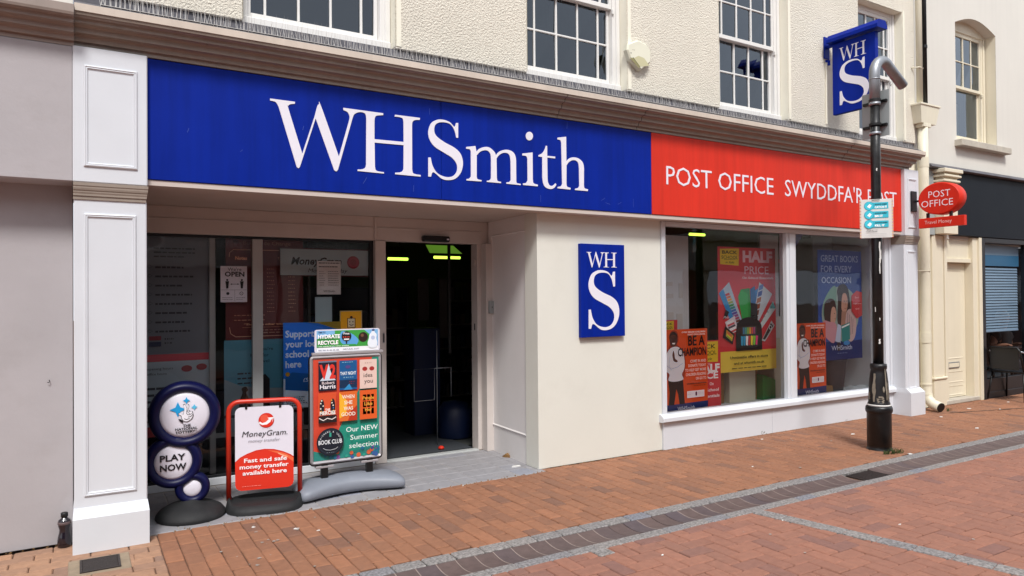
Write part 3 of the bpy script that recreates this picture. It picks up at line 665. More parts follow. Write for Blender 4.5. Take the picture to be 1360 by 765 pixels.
# pilasters
def panel_mould(par, x0, x1, z0, z1, y, mat, w=.028):
    m = MB(); m.frame((x0, y, z0), (1, 0, 0), (0, 0, 1), x1 - x0, z1 - z0, [(0, 0), (.003, .010), (.010, .013), (.014, .008), (.020, .010), (w - .004, .004), (w, -.002)]); return obj('panel_moulding', m, mat, par)
def pilaster(x0, x1, plinth_h=.22):
    wg = MATS['white_gloss']
    m = MB(); m.box(x0, x1, -.195, .05, .2, 2.275, .006); p = obj('pilaster', m, wg, shop)
    panel_mould(p, x0 + .055, x1 - .062, .345, 2.18, -.195, wg)
    m = MB(); a, b = x0 - .008, x1 + .008; v = [(a, .05, 0), (b, .05, 0), (b, -.265, 0), (a, -.265, 0), (a, .05, plinth_h), (b, .05, plinth_h), (b, -.265, plinth_h), (a, -.265, plinth_h), (x0 - .002, .05, plinth_h + .055), (x1 + .002, .05, plinth_h + .055), (x1 + .002, -.199, plinth_h + .055), (x0 - .002, -.199, plinth_h + .055)]
    m.add(v, [(0, 1, 2, 3), (0, 1, 5, 4), (1, 2, 6, 5), (2, 3, 7, 6), (3, 0, 4, 7), (4, 5, 9, 8), (5, 6, 10, 9), (6, 7, 11, 10), (7, 4, 8, 11), (8, 9, 10, 11)]); obj('plinth', m, wg, p)
    m = MB(); m.box(x0 - .005, x1 + .004, -.22, .06, 2.378, 3.258, .006); blk = obj('console_block', m, wg, p)
    panel_mould(p, x0 + .055, x1 - .055, 2.48, 3.14, -.22, wg)
    m = MB()
    pr = [(.203, 2.268), (.203, 2.288), (.210, 2.292), (.210, 2.304), (.214, 2.314), (.214, 2.322), (.219, 2.328), (.222, 2.340), (.222, 2.350), (.226, 2.356), (.226, 2.376)]
    for i in range(len(pr) - 1):
        pass
    v = []; L = len(pr)
    for (d, z) in pr:
        e = d - .203
        v += [(x0 - .004 - e * .0, .03, z), (x0 - .004 - e * .0, -d, z), (x1 - .004 + e * .5, -d, z), (x1 - .004 + e * .5, .03, z)]
    f = [(4 * i + k, 4 * i + k + 1, 4 * i + k + 5, 4 * i + k + 4) for i in range(L - 1) for k in range(3)]; f += [(0, 1, 2, 3), tuple(4 * (L - 1) + k for k in range(4))]
    m.add(v, f); obj('capital', m, MATS['cornice_paint'], p)
    return p
pilaster(-.03, .39)
pilaster(9.335, 9.655, .30)
# wall between lobby and window, lintel soffit, stall riser
m = MB(); m.box(3.662, 5.205, .0, .22, 0, 2.41, .004); wallp = obj('shop_wall', m, MATS['smooth_cream'], shop)
m = MB(); m.box(9.655, 10.0, .0, .35, 0, 3.45); obj('end_wall', m, MATS['reveal_cream'], shop)
m = MB(); m.box(.385, 9.335, -.16, .0, 2.394, 2.43); m.box(.385, 5.19, .0, 1.16, 2.405, 2.44); m.box(9.34, 9.66, -.15, .05, 2.40, 2.43); obj('soffit', m, MATS['soffit_paint'], shop)
m = MB(); m.box(.385, 9.335, -.13, .3, 2.445, 3.41); obj('fascia_backing', m, MATS['soffit_paint'], shop)
# lobby
m = MB(); a = (3.662, .002); b = (3.765, 1.075)
m.sweep([(3.662, .0), (3.72, 1.03), (3.80, 1.03), (3.80, .215)], 0.0, 2.404, axis='z'); lobby_wall = obj('lobby_wall', m, MATS['lobby_paint'], shop)
um = Vector((.058, 1.03, 0)).normalized()
m = MB(); m.frame(Vector((3.662, 0, .27)) + um * .96 + Vector((-.0005, 0, 0)), -um, (0, 0, 1), .78, 1.99, [(0, 0), (.003, .006), (.010, .009), (.015, .004), (.024, -.002)]); obj('panel_moulding', m, MATS['lobby_paint'], lobby_wall)
m = MB(); m.box(3.64, 3.72, .94, 1.06, .0, 2.17, .004) ; obj('door_architrave', m, MATS['frame_paint'], shop)
m = MB(); m.box(.385, 3.80, 1.05, 1.16, 2.172, 2.404, .003); m.box(.39, 3.66, 1.040, 1.05, 2.296, 2.300); hd = obj('lobby_header', m, MATS['frame_paint'], shop)
m = MB(); m.box(2.455, 2.478, 1.035, 1.05, 2.18, 2.40, .003); obj('header_seam', m, MATS['frame_paint'], hd)
# entrance: jambs, sliding leaf, threshold
m = MB(); m.box(2.462, 2.57, 1.035, 1.2, 0, 2.172, .004); m.box(2.478, 2.482, 1.0335, 1.036, .02, 2.16); jl = obj('door_jamb', m, MATS['frame_paint'], shop)
m = MB(); m.box(2.532, 2.552, 1.030, 1.036, 1.17, 1.27, .002); obj('lock_plate', m, MATS['steel'], jl); m = MB(); m.box(2.536, 2.548, 1.0285, 1.031, 1.18, 1.26); obj('lock_slot', m, MATS['black'], jl)
m = MB(); m.box(3.60, 3.72, 1.062, 1.2, 0, 2.172, .004); jr = obj('door_jamb', m, MATS['frame_paint'], shop)
m = MB(); m.lathe([(0, -.012), (.028, -.012), (.034, -.004), (.034, .0)], (3.598, 1.12, 1.98), 16, 'x'); obj('door_stop', m, MATS['frame_paint'], jr)
m = MB(); m.box(3.594, 3.60, 1.115, 1.13, 1.26, 1.33, .001); obj('finger_pull', m, MATS['black'], jr)
m = MB(); m.box(2.57, 3.60, 1.045, 1.13, -.02, .012, .004); obj('threshold', m, MATS['alu'], shop)
m = MB(); m.box(3.725, 3.78, .9, .955, 1.36, 1.5, .004); 
# left glazed screen
gz = MB(); GY = 1.09
gz.box(.40, .455, GY, GY + .05, .07, 2.172, .003); gz.box(.455, 2.462, GY - .001, GY + .051, .03, .085, .003); gz.box(.455, 2.462, GY - .001, GY + .051, 2.150, 2.171, .003)
gz.box(2.425, 2.461, GY, GY + .05, .085, 2.15, .003)
screen = obj('glazed_screen', gz, MATS['dark_frame'], shop)
m = MB(); m.box(.40, 2.461, 1.065, 1.15, .0, .062, .003); obj('kick_strip', m, MATS['white_gloss'], screen)
m = MB(); m.box(.972, 1.022, GY + .03, GY + .075, .09, 2.15, .003); obj('mullion', m, MATS['alu'], screen)
m = MB(); m.box(1.325, 1.415, GY - .012, GY + .04, .086, 2.149, .004); obj('mullion', m, MATS['alu'], screen)
m = MB(); m.box(.80, 2.42, GY + .08, GY + .11, .385, .425, .003); obj('rail', m, MATS['alu'], screen)
for a, b in ((.455, 1.325), (1.415, 2.425)):
    p = MB(); p.quad((a, GY + .015, .085), (b, GY + .015, .085), (b, GY + .015, 2.15), (a, GY + .015, 2.15)); obj('pane', p, GLASS_TINT, screen, recalc=False)
# right display window
wd = MB(); WY = .0; wm = MATS['white_gloss']
wd.box(5.207, 5.262, -.02, .10, .35, 2.392, .004); wd.box(9.30, 9.334, -.02, .10, .35, 2.392, .004); wd.box(9.22, 9.30, .0, .09, .35, 2.392, .004)
wd.box(5.262, 9.30, -.019, .099, 2.345, 2.391, .004)
dw = obj('display_window', wd, wm, shop)
m = MB(); m.box(7.205, 7.375, -.01, .095, .372, 2.344, .004); m.box(7.25, 7.33, -.022, -.01, .372, 2.344, .004); obj('mullion', m, wm, dw)
m = MB(); m.sweep([(.10, .372), (-.03, .372), (-.065, .345), (-.07, .335), (-.07, .30), (-.045, .292), (.10, .292)], 5.16, 9.34); obj('sill', m, wm, dw)
for a, b in ((5.262, 7.205), (7.375, 9.22)):
    p = MB(); p.quad((a, .045, .372), (b, .045, .372), (b, .045, 2.345), (a, .045, 2.345)); obj('pane', p, GLASS, dw, recalc=False)
m = MB(); m.box(5.206, 6.9, -.022, .15, .0, .291, .002); m.box(6.9035, 9.334, -.022, .15, .0, .291, .002); obj('stall_riser', m, wm, shop)
# inside of the shop
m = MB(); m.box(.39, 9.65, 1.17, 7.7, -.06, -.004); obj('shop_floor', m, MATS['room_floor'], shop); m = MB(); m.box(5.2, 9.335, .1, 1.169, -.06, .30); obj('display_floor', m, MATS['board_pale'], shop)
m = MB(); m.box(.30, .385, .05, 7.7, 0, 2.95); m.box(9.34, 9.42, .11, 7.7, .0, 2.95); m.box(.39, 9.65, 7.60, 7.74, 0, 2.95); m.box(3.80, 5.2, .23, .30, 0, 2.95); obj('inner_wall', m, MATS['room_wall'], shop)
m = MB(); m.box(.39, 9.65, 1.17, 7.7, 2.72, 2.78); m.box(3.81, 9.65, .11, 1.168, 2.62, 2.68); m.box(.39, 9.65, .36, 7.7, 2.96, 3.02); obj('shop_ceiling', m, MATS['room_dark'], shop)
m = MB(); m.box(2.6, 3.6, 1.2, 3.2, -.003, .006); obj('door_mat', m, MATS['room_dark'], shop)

# ------------------------------------------------------------------ left neighbour
nb = thing('neighbour_building', 'smooth grey rendered shop wall standing left of the white pilaster', 'building', (-2.5, .5, 0))
m = MB(); m.box(-6, -.036, .03, .4, 0, 2.40, .004); obj('lower_wall', m, MATS['neighbour_grey'], nb); m = MB(); m.smooth = True; m.tube([(-.17, .03, 1.09), (-.17, .02, 1.09), (-.167, .015, 1.082), (-.173, .013, 1.074), (-.18, .015, 1.077)], .0025, 6); obj('wall_hook', m, MATS['black'], nb)
m = MB(); m.box(-6, -.034, -.215, .4, 2.378, 3.25, .006); obj('fascia_panel', m, MATS['neighbour_grey'], nb)
m = MB(); m.sweep([(a * 1.0 - .035, b * .94 + .185) for a, b in [(.05, 3.265)] + CP[1:-1] + [(.05, 3.505)]], -6, -.0275); obj('cornice', m, MATS['neighbour_cornice'], nb)
m = MB(); m.box(-6, -.034, -.03, .4, 3.46, 8.0); m.box(-6, -5.8, .4, 8, 0, 8); obj('upper_wall', m, MATS['right_render'], nb)
m = MB(); m.sweep([(-.2, 8.0), (-.2, 8.1), (4, 10), (8.2, 8.1), (8.2, 8.0)], -6, -.05); obj('roof', m, MATS['slate'], nb)

# ------------------------------------------------------------------ right neighbour
rb = thing('corner_cafe_building', 'off-white rendered building with a dark blue shop fascia and cream side door', 'building', (13, .5, 0))
RY = .03; a, b = 11.13, 12.32; zt = 5.78; zb = 3.90
m = MB(); m.box(10.01, a, RY, .5, 2.40, 8.6); m.box(b, 18, RY, .5, 2.40, 8.6); m.box(a, b, RY, .5, 2.40, zb)
arch = [(a + (b - a) * t, zt - .14 + .14 * sin(pi * t)) for t in [i / 10 for i in range(11)]]
for i in range(10):
    (p, q_), (r, s) = arch[i], arch[i + 1]; m.add([(p, RY, q_), (r, RY, s), (r, RY, 8.6), (p, RY, 8.6), (p, .5, q_), (r, .5, s)], [(0, 1, 2, 3), (0, 1, 5, 4)])
m.box(9.905, 10.009, .05, .5, 0, 8.6)
obj('upper_wall', m, MATS['right_render'], rb)
m = MB(); m.quad((b - .003, RY + .003, zb), (b - .003, .2, zb), (b - .003, .2, zt - .13), (b - .003, RY + .003, zt - .13)); obj('window_reveal', m, MATS['right_cream'], rb)
w_ = sash_window(rb, a, b - .02, zb + .02, zt - .12, .19, [1, 1, 1, 1], 1, 2, 4.76, jamb=.10, white=MATS['right_cream'], lowclear=True)
m = MB(); m.box(a - .0, b, .18, .24, zt - .17, zt + .02); obj('window_head', m, MATS['right_cream'], rb)
m = MB(); m.box(a - .06, b + .22, -.08, .2, 3.78, 3.88, .008); obj('window_sill', m, MATS['stone_grey'], rb)
m = MB(); m.quad((a + .1, .6, 3.8), (b, .6, 3.8), (b, .6, 4.7), (a + .1, .6, 4.7)); obj('window_blind', m, MATS['board_cream'], rb)
m = MB(); m.quad((a - .6, 1.2, 3.6), (b + 2.2, 1.2, 3.6), (b + 2.2, 1.2, 6.0), (a - .6, 1.2, 6.0)); m.quad((a - .6, .51, 6.0), (b + 2.2, .51, 6.0), (b + 2.2, 1.2, 6.0), (a - .6, 1.2, 6.0)); m.quad((b + .02, .51, 3.6), (b + 2.2, 1.2, 3.6), (b + 2.2, 1.2, 6.), (b + .02, .51, 6.)); obj('upstairs_room', m, MATS['room_dark'], rb)
m = MB(); m.sweep([(-.2, 8.6), (-.2, 8.7), (4, 10.8), (8.2, 8.7), (8.2, 8.6)], 9.95, 18); obj('roof', m, MATS['slate'], rb)
# dark fascia and its lead topping
m = MB(); m.box(10.86, 18, -.06, .0295, 2.45, 3.37, .005); m.box(10.20, 10.385, -.03, .028, 2.44, 3.36); obj('fascia_board', m, MATS['dark_blue_board'], rb)
m = MB(); m.sweep([(.02, 3.372), (-.11, 3.372), (-.13, 3.385), (-.11, 3.41), (.02, 3.47)], 10.17, 18); obj('fascia_capping', m, MATS['lead'], rb)
m = MB(); m.box(10.16, 10.2, -.035, .028, 2.44, 3.372); m.box(10.2, 10.385, -.034, -.0305, 2.44, 3.37); obj('fascia_end', m, MATS['plate_grey'], rb)
cx0, cx1 = 10.40, 10.76
m = MB(); m.box(cx0, cx1, -.16, .02, 2.45, 3.18, .006)
for i, (e, z0_, z1_) in enumerate([(.03, 3.18, 3.215), (.0, 3.215, 3.25), (.04, 3.25, 3.285), (.015, 3.285, 3.31), (.055, 3.31, 3.366)]): m.box(cx0 - e, cx1 + e, -.16 - e, .019, z0_ + .001, z1_, .008)
obj('corbel', m, MATS['right_cream'], rb)
m = MB(); m.box(10.01, 10.73, .028, .4, 0, 2.40); m.box(10.34, 10.58, -.02, .03, .42, 2.438, .006); m.box(10.31, 10.66, -.05, .03, .385, .42, .01); m.box(10.33, 10.65, -.03, .03, .0, .385, .006); m.box(10.61, 10.66, .0, .03, .42, 2.438, .004); obj('side_pilaster', m, MATS['right_cream'], rb)
m = MB(); m.box(10.665, 10.735, -.015, .2, .03, 2.44, .004); m.box(11.44, 11.58, -.02, .2, .03, 2.44, .005); m.box(10.735, 11.44, .01, .2, 2.06, 2.12, .004); m.box(10.735, 11.44, .04, .2, 2.121, 2.44, .004); m.box(11.565, 11.645, -.05, .2, .0, 2.44, .004); obj('door_frame', m, MATS['right_cream'], rb)
m = MB(); m.box(10.74, 11.435, .10, .15, .07, 2.055, .004); door = obj('door', m, MATS['right_cream'], rb)
for z0_, z1_ in ((.10, .24), (.29, .45), (.64, 1.95)):
    m = MB(); m.frame((10.80, .10, z0_), (1, 0, 0), (0, 0, 1), .55, z1_ - z0_, [(0, .002), (.002, .006), (.014, .002), (.018, -.003)]); obj('panel', m, MATS['right_cream'], door)
m = MB(); m.box(10.91, 11.23, .085, .10, .50, .59, .004); lb = obj('letterbox', m, MATS['steel'], door); m = MB(); m.box(10.93, 11.21, .082, .0845, .515, .575, .001); obj('flap', m, MATS['right_cream'], lb)
m = MB(); m.tube([(10.80, .08, .93), (10.80, .062, .95), (10.80, .062, 1.21), (10.80, .08, 1.23)], .009, 8); obj('handle', m, MATS['black'], door)
m = MB(); m.box(10.66, 11.66, -.03, .2, 0, .065, .01); obj('doorstep', m, MATS['stone_grey'], rb)
# dark cafe front
m = MB(); m.box(11.65, 11.735, -.05, .05, .0, 2.445, .004); m.box(11.735, 18, -.049, .05, 2.37, 2.444, .004); m.box(13.06, 13.14, -.05, .05, .0, 2.369, .004); m.box(11.735, 13.06, -.04, .06, .0, .10, .004); m.box(11.735, 13.06, -.03, .06, .10, .30, .004); m.box(13.14, 18, -.04, .06, 0, .3, .004); cf = obj('cafe_window', m, MATS['dark_frame'], rb)
for a_, b_ in ((11.735, 13.06), (13.14, 17.9)):
    p = MB(); p.quad((a_, .0, .30), (b_, .0, .30), (b_, .0, 2.37), (a_, .0, 2.37)); obj('pane', p, GLASS_DARK, cf, recalc=False)
m = MB(); m.box(11.66, 17.9, .12, 3.5, -.02, -.005); m.box(11.60, 11.66, .1, 3.5, 0, 2.6); m.box(11.66, 17.9, 3.4, 3.5, 0, 2.6); m.box(11.6, 17.9, .1, 3.5, 2.6, 2.66); m.box(17.8, 17.9, .12, 3.39, 0, 2.59); obj('cafe_room', m, MATS['room_dark'], rb)
bl = thing('window_blind', 'blue-grey slatted blind half lowered behind the dark cafe window', 'blind', (12.4, .09, 1.0))
m = MB(); m.box(11.76, 13.04, .07, .09, 2.20, 2.35); obj('headrail', m, MATS['blind'], bl); m = MB(); m.box(11.76, 13.04, .068, .09, 2.03, 2.198); obj('valance', m, MATS['blind_band'], bl)
sm_ = MB(); sm_.sweep([(-.006, -.016), (.002, .014), (.005, .014), (-.003, -.016)], -.63, .63); sm_ = sm_.mesh('slat'); sm_.materials.append(MATS['blind'])
for i in range(23):
    o = bpy.data.objects.new('slat', sm_); COL.objects.link(o); o.parent = bl; o.location = (.0, 0, .03 + i * .0435); o.rotation_euler = (0, random.gauss(0, .002), 0)
m = MB(); m.box(11.77, 13.03, .08, .10, .995, 1.015, .004); obj('bottom_rail', m, MATS['blind'], bl)

# ------------------------------------------------------------------ the other side of the street (seen in the glass)
def opposite(name, label, x0, x1, h, mat, fcol, wins, sign=None):
    t = thing(name, label, 'building', ((x0 + x1) / 2, -9.6, 0)); Y = -9.5
    m = MB(); m.box(x0, x1, Y - 7, Y - .01, 3.2, h); m.box(x0, x0 + .4, Y - .6, Y, 0, 3.2); m.box(x1 - .4, x1, Y - .6, Y, 0, 3.2); m.box(x0 + .4, x1 - .4, Y - 7, Y - 6, 0, 3.2); obj('wall', m, mat, t)
    m = MB(); m.box(x0 - .05, x1 + .05, Y - .05, Y + .16, 2.35, 3.2, .01); m.box(x0 - .1, x1 + .1, Y - .05, Y + .3, 3.2, 3.32, .02); m.box(x0 + .4, x1 - .4, Y - .1, Y, 0, .4); obj('fascia', m, fcol, t)
    m = MB(); m.box(x0 + .4, x1 - .4, Y - .3, Y - .28, .4, 2.35); obj('shop_window', m, MATS['room_dark'], t)
    p = MB(); p.quad((x0 + .4, Y - .04, .4), (x1 - .4, Y - .04, .4), (x1 - .4, Y - .04, 2.35), (x0 + .4, Y - .04, 2.35)); obj('pane', p, GLASS, t, recalc=False)
    m = MB(); m.box(x0, x1, Y - 7, Y + .15, h, h + .15); m.sweep([(Y + .1, h + .15), (Y - 3.5, h + 1.2), (Y - 7, h + .15)], x0, x1); obj('roof', m, MATS['slate'], t)
    for z in ((4.0, 5.5), (6.2, 7.4)):
        if z[1] > h - .3: continue
        for i in range(wins):
            cx = x0 + (x1 - x0) * (i + .5) / wins; fr = MB(); fr.frame((cx + .5, Y, z[0]), (-1, 0, 0), (0, 0, 1), 1., z[1] - z[0], [(0, 0), (0, .04), (.07, .04), (.07, .0)]); fr.box(cx - .42, cx + .42, Y + .005, Y + .02, (z[0] + z[1]) / 2 - .02, (z[0] + z[1]) / 2 + .02); fr.box(cx - .01, cx + .01, Y + .005, Y + .02, z[0] + .07, z[1] - .07)
            w = obj('window', fr, MATS['sash_white'], t); p = MB(); p.box(cx - .45, cx + .45, Y - .004, Y + .004, z[0] + .05, z[1] - .05); obj('pane', p, MATS['slate'], w)
    return t
opposite('terrace_building', 'brick terrace building across the street at the far left', -9, -.6, 5.9, MATS['brick_red'], MATS['dark_blue_board'], 4)
ph = opposite('terrace_building', 'grey rendered building across the street with a pharmacy sign', -.5, 4.0, 5.8, MATS['neighbour_grey'], MATS['plate_grey'], 2)
sa = opposite('terrace_building', 'pale building across the street with a sandwich shop sign', 4.1, 8.6, 6.0, MATS['right_render'], MATS['plate_grey'], 2)
opposite('terrace_building', 'brick building across the street opposite the display window', 8.7, 15.5, 5.9, MATS['brick_red'], MATS['neighbour_grey'], 3)
opposite('terrace_building', 'cream building across the street opposite the cafe', 15.6, 24, 6.2, MATS['reveal_cream'], MATS['cornice_top'], 4)
opposite('terrace_building', 'stone building across the street beyond the cafe corner', 24.1, 36, 6.0, MATS['stone_grey'], MATS['neighbour_grey'], 5)
for t, s, x, w in ((ph, 'pharmacy', 3.16, 1.2), (sa, 'sandwich', 5.95, 1.2)):
    A = Art((x, -9.33, 2.78), (-1, 0, 0), (0, 0, 1), w, .3); A.text(s, 0, 0, .17, '#e8e8e8', w=w, bold=.01); A.done('lettering', t)
A = Art((1.6, -9.33, 2.6), (-1, 0, 0), (0, 0, 1), .6, .6); A.disc(.5, .5, .28, '#e8e8e8'); A.disc(.5, .5, .22, '#5a6064'); A.done('roundel', ph)
# ------------------------------------------------------------------ logo lettering
def gl(k, dx=0., dz=0., sx=1., sz=1.): return [[((p[0] - dx) * sx, (p[1] - dz) * sz) for p in smooth_path(L)] for L in GL[k]]
def letter(contours, y, t, parent, name='letter', mat=None):
    """solid letter standing proud of the plane y by t, in x/z"""
    v, f = shape2d(contours, t / 2); m = MB(); m.add([(a, y - t / 2 - c, b) for a, b, c in v], f); return obj(name, m, mat or MATS['letter_white'], parent)
fs = thing('shop_fascia_sign', 'long royal blue fascia board with large white serif WHSmith lettering', 'shop sign', (2.66, -.12, 2.43))
m = MB(); m.box(.395, 2.60, -.17, -.128, 2.432, 3.258, .004); m.box(2.602, 4.938, -.17, -.128, 2.432, 3.258, .004); obj('board', m, MATS['sign_blue'], fs)
for k in ('WH', 'S', 'm', 'i', 't', 'h'): letter(gl(k), -.170, .005, fs)
A = Art((.395, -.1705, 2.432), (1, 0, 0), (0, 0, 1), 4.54, .826, step=.0001); q = random.Random(8)
for px_, pz_, L_, a_ in ((1.05, .55, .03, 1.3), (1.95, .06, .05, 1.5), (1.52, .10, .06, 1.0), (3.9, .12, .05, .5), (3.95, .1, .06, -.3), (4.1, .09, .05, .4), (2.7, .2, .03, 1.4), (.25, .42, .03, 1.2), (4.3, .07, .08, 1.57), (3.2, .05, .06, 1.57), (.6, .3, .02, .5), (2.1, .85, .05, 1.6), (3.5, .9, .06, 1.5)):
    A.line([(px_ / 4.54, pz_), ((px_ + cos(a_) * L_ * .5) / 4.54, pz_ + sin(a_) * L_ * .6), ((px_ + cos(a_) * L_) / 4.54, pz_ + sin(a_) * L_ * 1.2 + .004)], .0025, '#3f57a8', lay=False)
A.done('scratches', fs, MATS['print_matt'])

rs = thing('post_office_fascia_sign', "red fascia board with white lettering POST OFFICE SWYDDFA'R POST", 'shop sign', (7.14, -.12, 2.43))
m = MB(); m.box(4.941, 9.332, -.171, -.128, 2.432, 3.262, .004); obj('board', m, MATS['sign_red'], rs)
def word(s, x0, x1, z0, h, y, par, mat, t=.004, bold=0.):
    """row of separate solid letters"""
    v, f, a, b = text2d(s, bold); k = (x1 - x0) / (b - a); kz = h / CAPH
    used = {}; 
    # islands
    parent_ = list(range(len(v)))
    def find(i):
        while parent_[i] != i: parent_[i] = parent_[parent_[i]]; i = parent_[i]
        return i
    for q in f:
        for i in q[1:]: parent_[find(i)] = find(q[0])
    isl = {}
    for q in f: isl.setdefault(find(q[0]), []).append(q)
    out = []
    for key in sorted(isl, key=lambda r: min(v[i][0] for q in isl[r] for i in q)):
        fs_ = isl[key]; ids = sorted({i for q in fs_ for i in q}); mp = {i: n for n, i in enumerate(ids)}; L = len(ids); m = MB()
        vv = [(x0 + (v[i][0] - a) * k, y - t, z0 + v[i][1] * kz) for i in ids] + [(x0 + (v[i][0] - a) * k, y, z0 + v[i][1] * kz) for i in ids]
        edges = {}
        for q in fs_:
            for i in range(len(q)):
                e = (mp[q[i]], mp[q[(i + 1) % len(q)]]); edges[e] = edges.get(e, 0) + 1
        ff = [tuple(mp[i] for i in q) for q in fs_] + [(e[1], e[0], e[0] + L, e[1] + L) for e in edges if (e[1], e[0]) not in edges]
        m.add(vv, ff); out.append(obj('letter', m, mat, par))
    return out
word('POST OFFICE', 5.135, 6.78, 2.748, .193, -.171, rs, MATS['letter_white'], bold=-.005)
word("SWYDDFA'R POST", 6.98, 9.215, 2.75, .193, -.171, rs, MATS['letter_white'], bold=-.005)
# plaque on the wall
pq = thing('wall_plaque_sign', 'tall blue plaque with white letters WH over S on the cream wall', 'sign', (4.41, 0, 1.22))
m = MB(); m.box(4.135, 4.68, -.045, -.001, 1.212, 2.122, .003); obj('panel', m, MATS['sign_blue'], pq)
def whs(x0, xw, zc, hw, sx0, sw, sz0, sh, y, par, t):
    letter([[((p[0] - 1.2061) / 1.203 * xw + x0, (p[1] - 2.6) / .495 * hw + zc) for p in L] for L in gl('WH')], y, t, par)
    letter([[((p[0] - 2.4773) / .3234 * sw + sx0, (p[1] - 2.6013) / .5042 * sh + sz0) for p in L] for L in gl('S')], y, t, par)
whs(4.205, .374, 1.892, .150, 4.222, .383, 1.278, .589, -.045, pq, .003)
# hanging sign (plane across the street)
hs = thing('hanging_shop_sign', 'blue hanging sign with white letters WH over S on a wall bracket', 'hanging sign', (7.93, -.05, 4.2), 0)
m = MB(); m.box(7.90, 7.96, -.72, -.165, 3.80, 4.665, .004); obj('panel', m, MATS['sign_blue'], hs)
m = MB(); m.sweep([(7.83, 4.68), (7.83, 4.72), (7.87, 4.775), (7.99, 4.775), (8.03, 4.72), (8.03, 4.68)], -.79, -.13, 'y'); obj('hood', m, MATS['sign_blue'], hs)
m = MB(); m.box(7.89, 8.0, -.065, -.052, 4.53, 4.80, .003); m.box(7.93, 7.96, -.30, -.065, 4.655, 4.69); m.tube([(7.93, -.06, 4.50), (7.93, -.10, 4.49), (7.93, -.10, 4.44)], .018, 8); obj('bracket', m, MATS['sign_blue'], hs)
m = MB(); m.tube([(7.93, -.062, 4.50), (7.935, -.058, 4.30), (7.93, -.058, 4.0), (7.932, -.058, 3.72)], .009, 6); obj('cable', m, MATS['reveal_cream'], hs)
def letter_yz(contours, x, t, parent):
    v, f = shape2d(contours, t / 2); m = MB(); m.add([(x - t / 2 - c, -a, b) for a, b, c in v], f); return obj('letter', m, MATS['letter_white'], parent)
letter_yz([[((p[0] - 1.2061) / 1.203 * .345 + .262, (p[1] - 2.6) / .495 * .165 + 4.43) for p in L] for L in gl('WH')], 7.90, .003, hs)
letter_yz([[((p[0] - 2.4773) / .3234 * .375 + .262, (p[1] - 2.6013) / .5042 * .53 + 3.885) for p in L] for L in gl('S')], 7.90, .003, hs)
# oval post office sign
ov = thing('oval_post_office_sign', 'red oval projecting sign reading POST OFFICE with Travel Money strip below', 'projecting sign', (9.5, -.25, 2.8))
m = MB(); m.smooth = True; n = 40
prof = [(1.0, .0), (1.0, .005), (.0, .005)]
def oval(m, x0, x1, cy, cz, ry, rz, b=.012):
    vs = []; rings = [(x0, -b), (x0, -b), (x0 + b, 0), (x1 - b, 0), (x1, -b)]
    for xx, e in rings:
        for k in range(n): t = 2 * pi * k / n; vs.append((xx, cy + (ry + e) * cos(t), cz + (rz + e) * sin(t)))
    L = len(rings); return vs, [(i * n + k, i * n + (k + 1) % n, (i + 1) * n + (k + 1) % n, (i + 1) * n + k) for i in range(1, L - 1) for k in range(n)], [tuple(range(n)), tuple((L - 1) * n + k for k in range(n))]
vs, f1, f2 = oval(m, 9.47, 9.64, -.575, 2.835, .265, .208); m.add(vs, f1); m.smooth = False; m.add([], []); 
base_i = 0; m.f += f2; m.c += [None] * 2; m.sm += [False] * 2
obj('oval_board', m, MATS['sign_red'], ov)
m = MB(); m.box(9.47, 9.53, -.885, -.315, 2.465, 2.592, .003); obj('lower_strip', m, MATS['sign_red'], ov)
m = MB(); m.box(9.45, 9.57, -.245, -.222, 2.70, 2.97, .004); m.tube([(9.53, -.24, 2.835), (9.53, -.36, 2.835)], .014, 8); m.box(9.50, 9.53, -.43, -.40, 2.59, 2.66); m.box(9.50, 9.53, -.72, -.69, 2.59, 2.66); obj('bracket', m, MATS['black'], ov)
A = Art((9.4695, -.31, 2.60), (0, -1, 0), (0, 0, 1), .53, .45)
A.text('POST', .26, .56, .085, '#efeaf0', w=.275, up=0); A.text('OFFICE', .085, .30, .085, '#efeaf0', w=.40); A.done('lettering', ov)
A = Art((9.4695, -.315, 2.465), (0, -1, 0), (0, 0, 1), .57, .127); A.text('Travel Money', .14, .38, .045, '#f0c9c2', w=.34); A.done('lettering', ov)

# alarm box
al = thing('alarm_box', 'cream hexagonal alarm sounder box fixed high on the roughcast wall', 'alarm box', (4.85, -.05, 4.04))
pts = [(-.16, .03), (-.15, .09), (-.02, .15), (.10, .13), (.16, .07), (.155, -.05), (.02, -.15), (-.12, -.06)]
m = MB(); nn = len(pts); cx, cz = 4.845, 4.045
v = [(cx + a, -.052, cz + b) for a, b in pts] + [(cx + a, -.10, cz + b) for a, b in pts] + [(cx + a * .9, -.115, cz + b * .9) for a, b in pts]
m.add(v, [(i, (i + 1) % nn, nn + (i + 1) % nn, nn + i) for i in range(nn)] + [(nn + i, nn + (i + 1) % nn, 2 * nn + (i + 1) % nn, 2 * nn + i) for i in range(nn)] + [tuple(range(2 * nn, 3 * nn))]); obj('cover', m, MATS['alarm_white'], al)
A = Art((cx - .15, -.1155, cz - .15), (1, 0, 0), (0, 0, 1), .3, .3); A.poly([(.06, .34), (.24, .35), (.5, .11), (.47, .04)], '#8f8a5c'); A.poly([(.24, .35), (.45, .46), (.7, .42), (.93, .2), (.5, .10)], '#c2bd96'); A.line([(.2, .37), (.5, .10), (.52, .04)], .006, '#4b4630'); A.disc(.12, .5, .006, '#4b4630'); A.disc(.2, .62, .004, '#7b765f'); A.disc(.26, .62, .004, '#7b765f'); A.done('cover_marks', al)
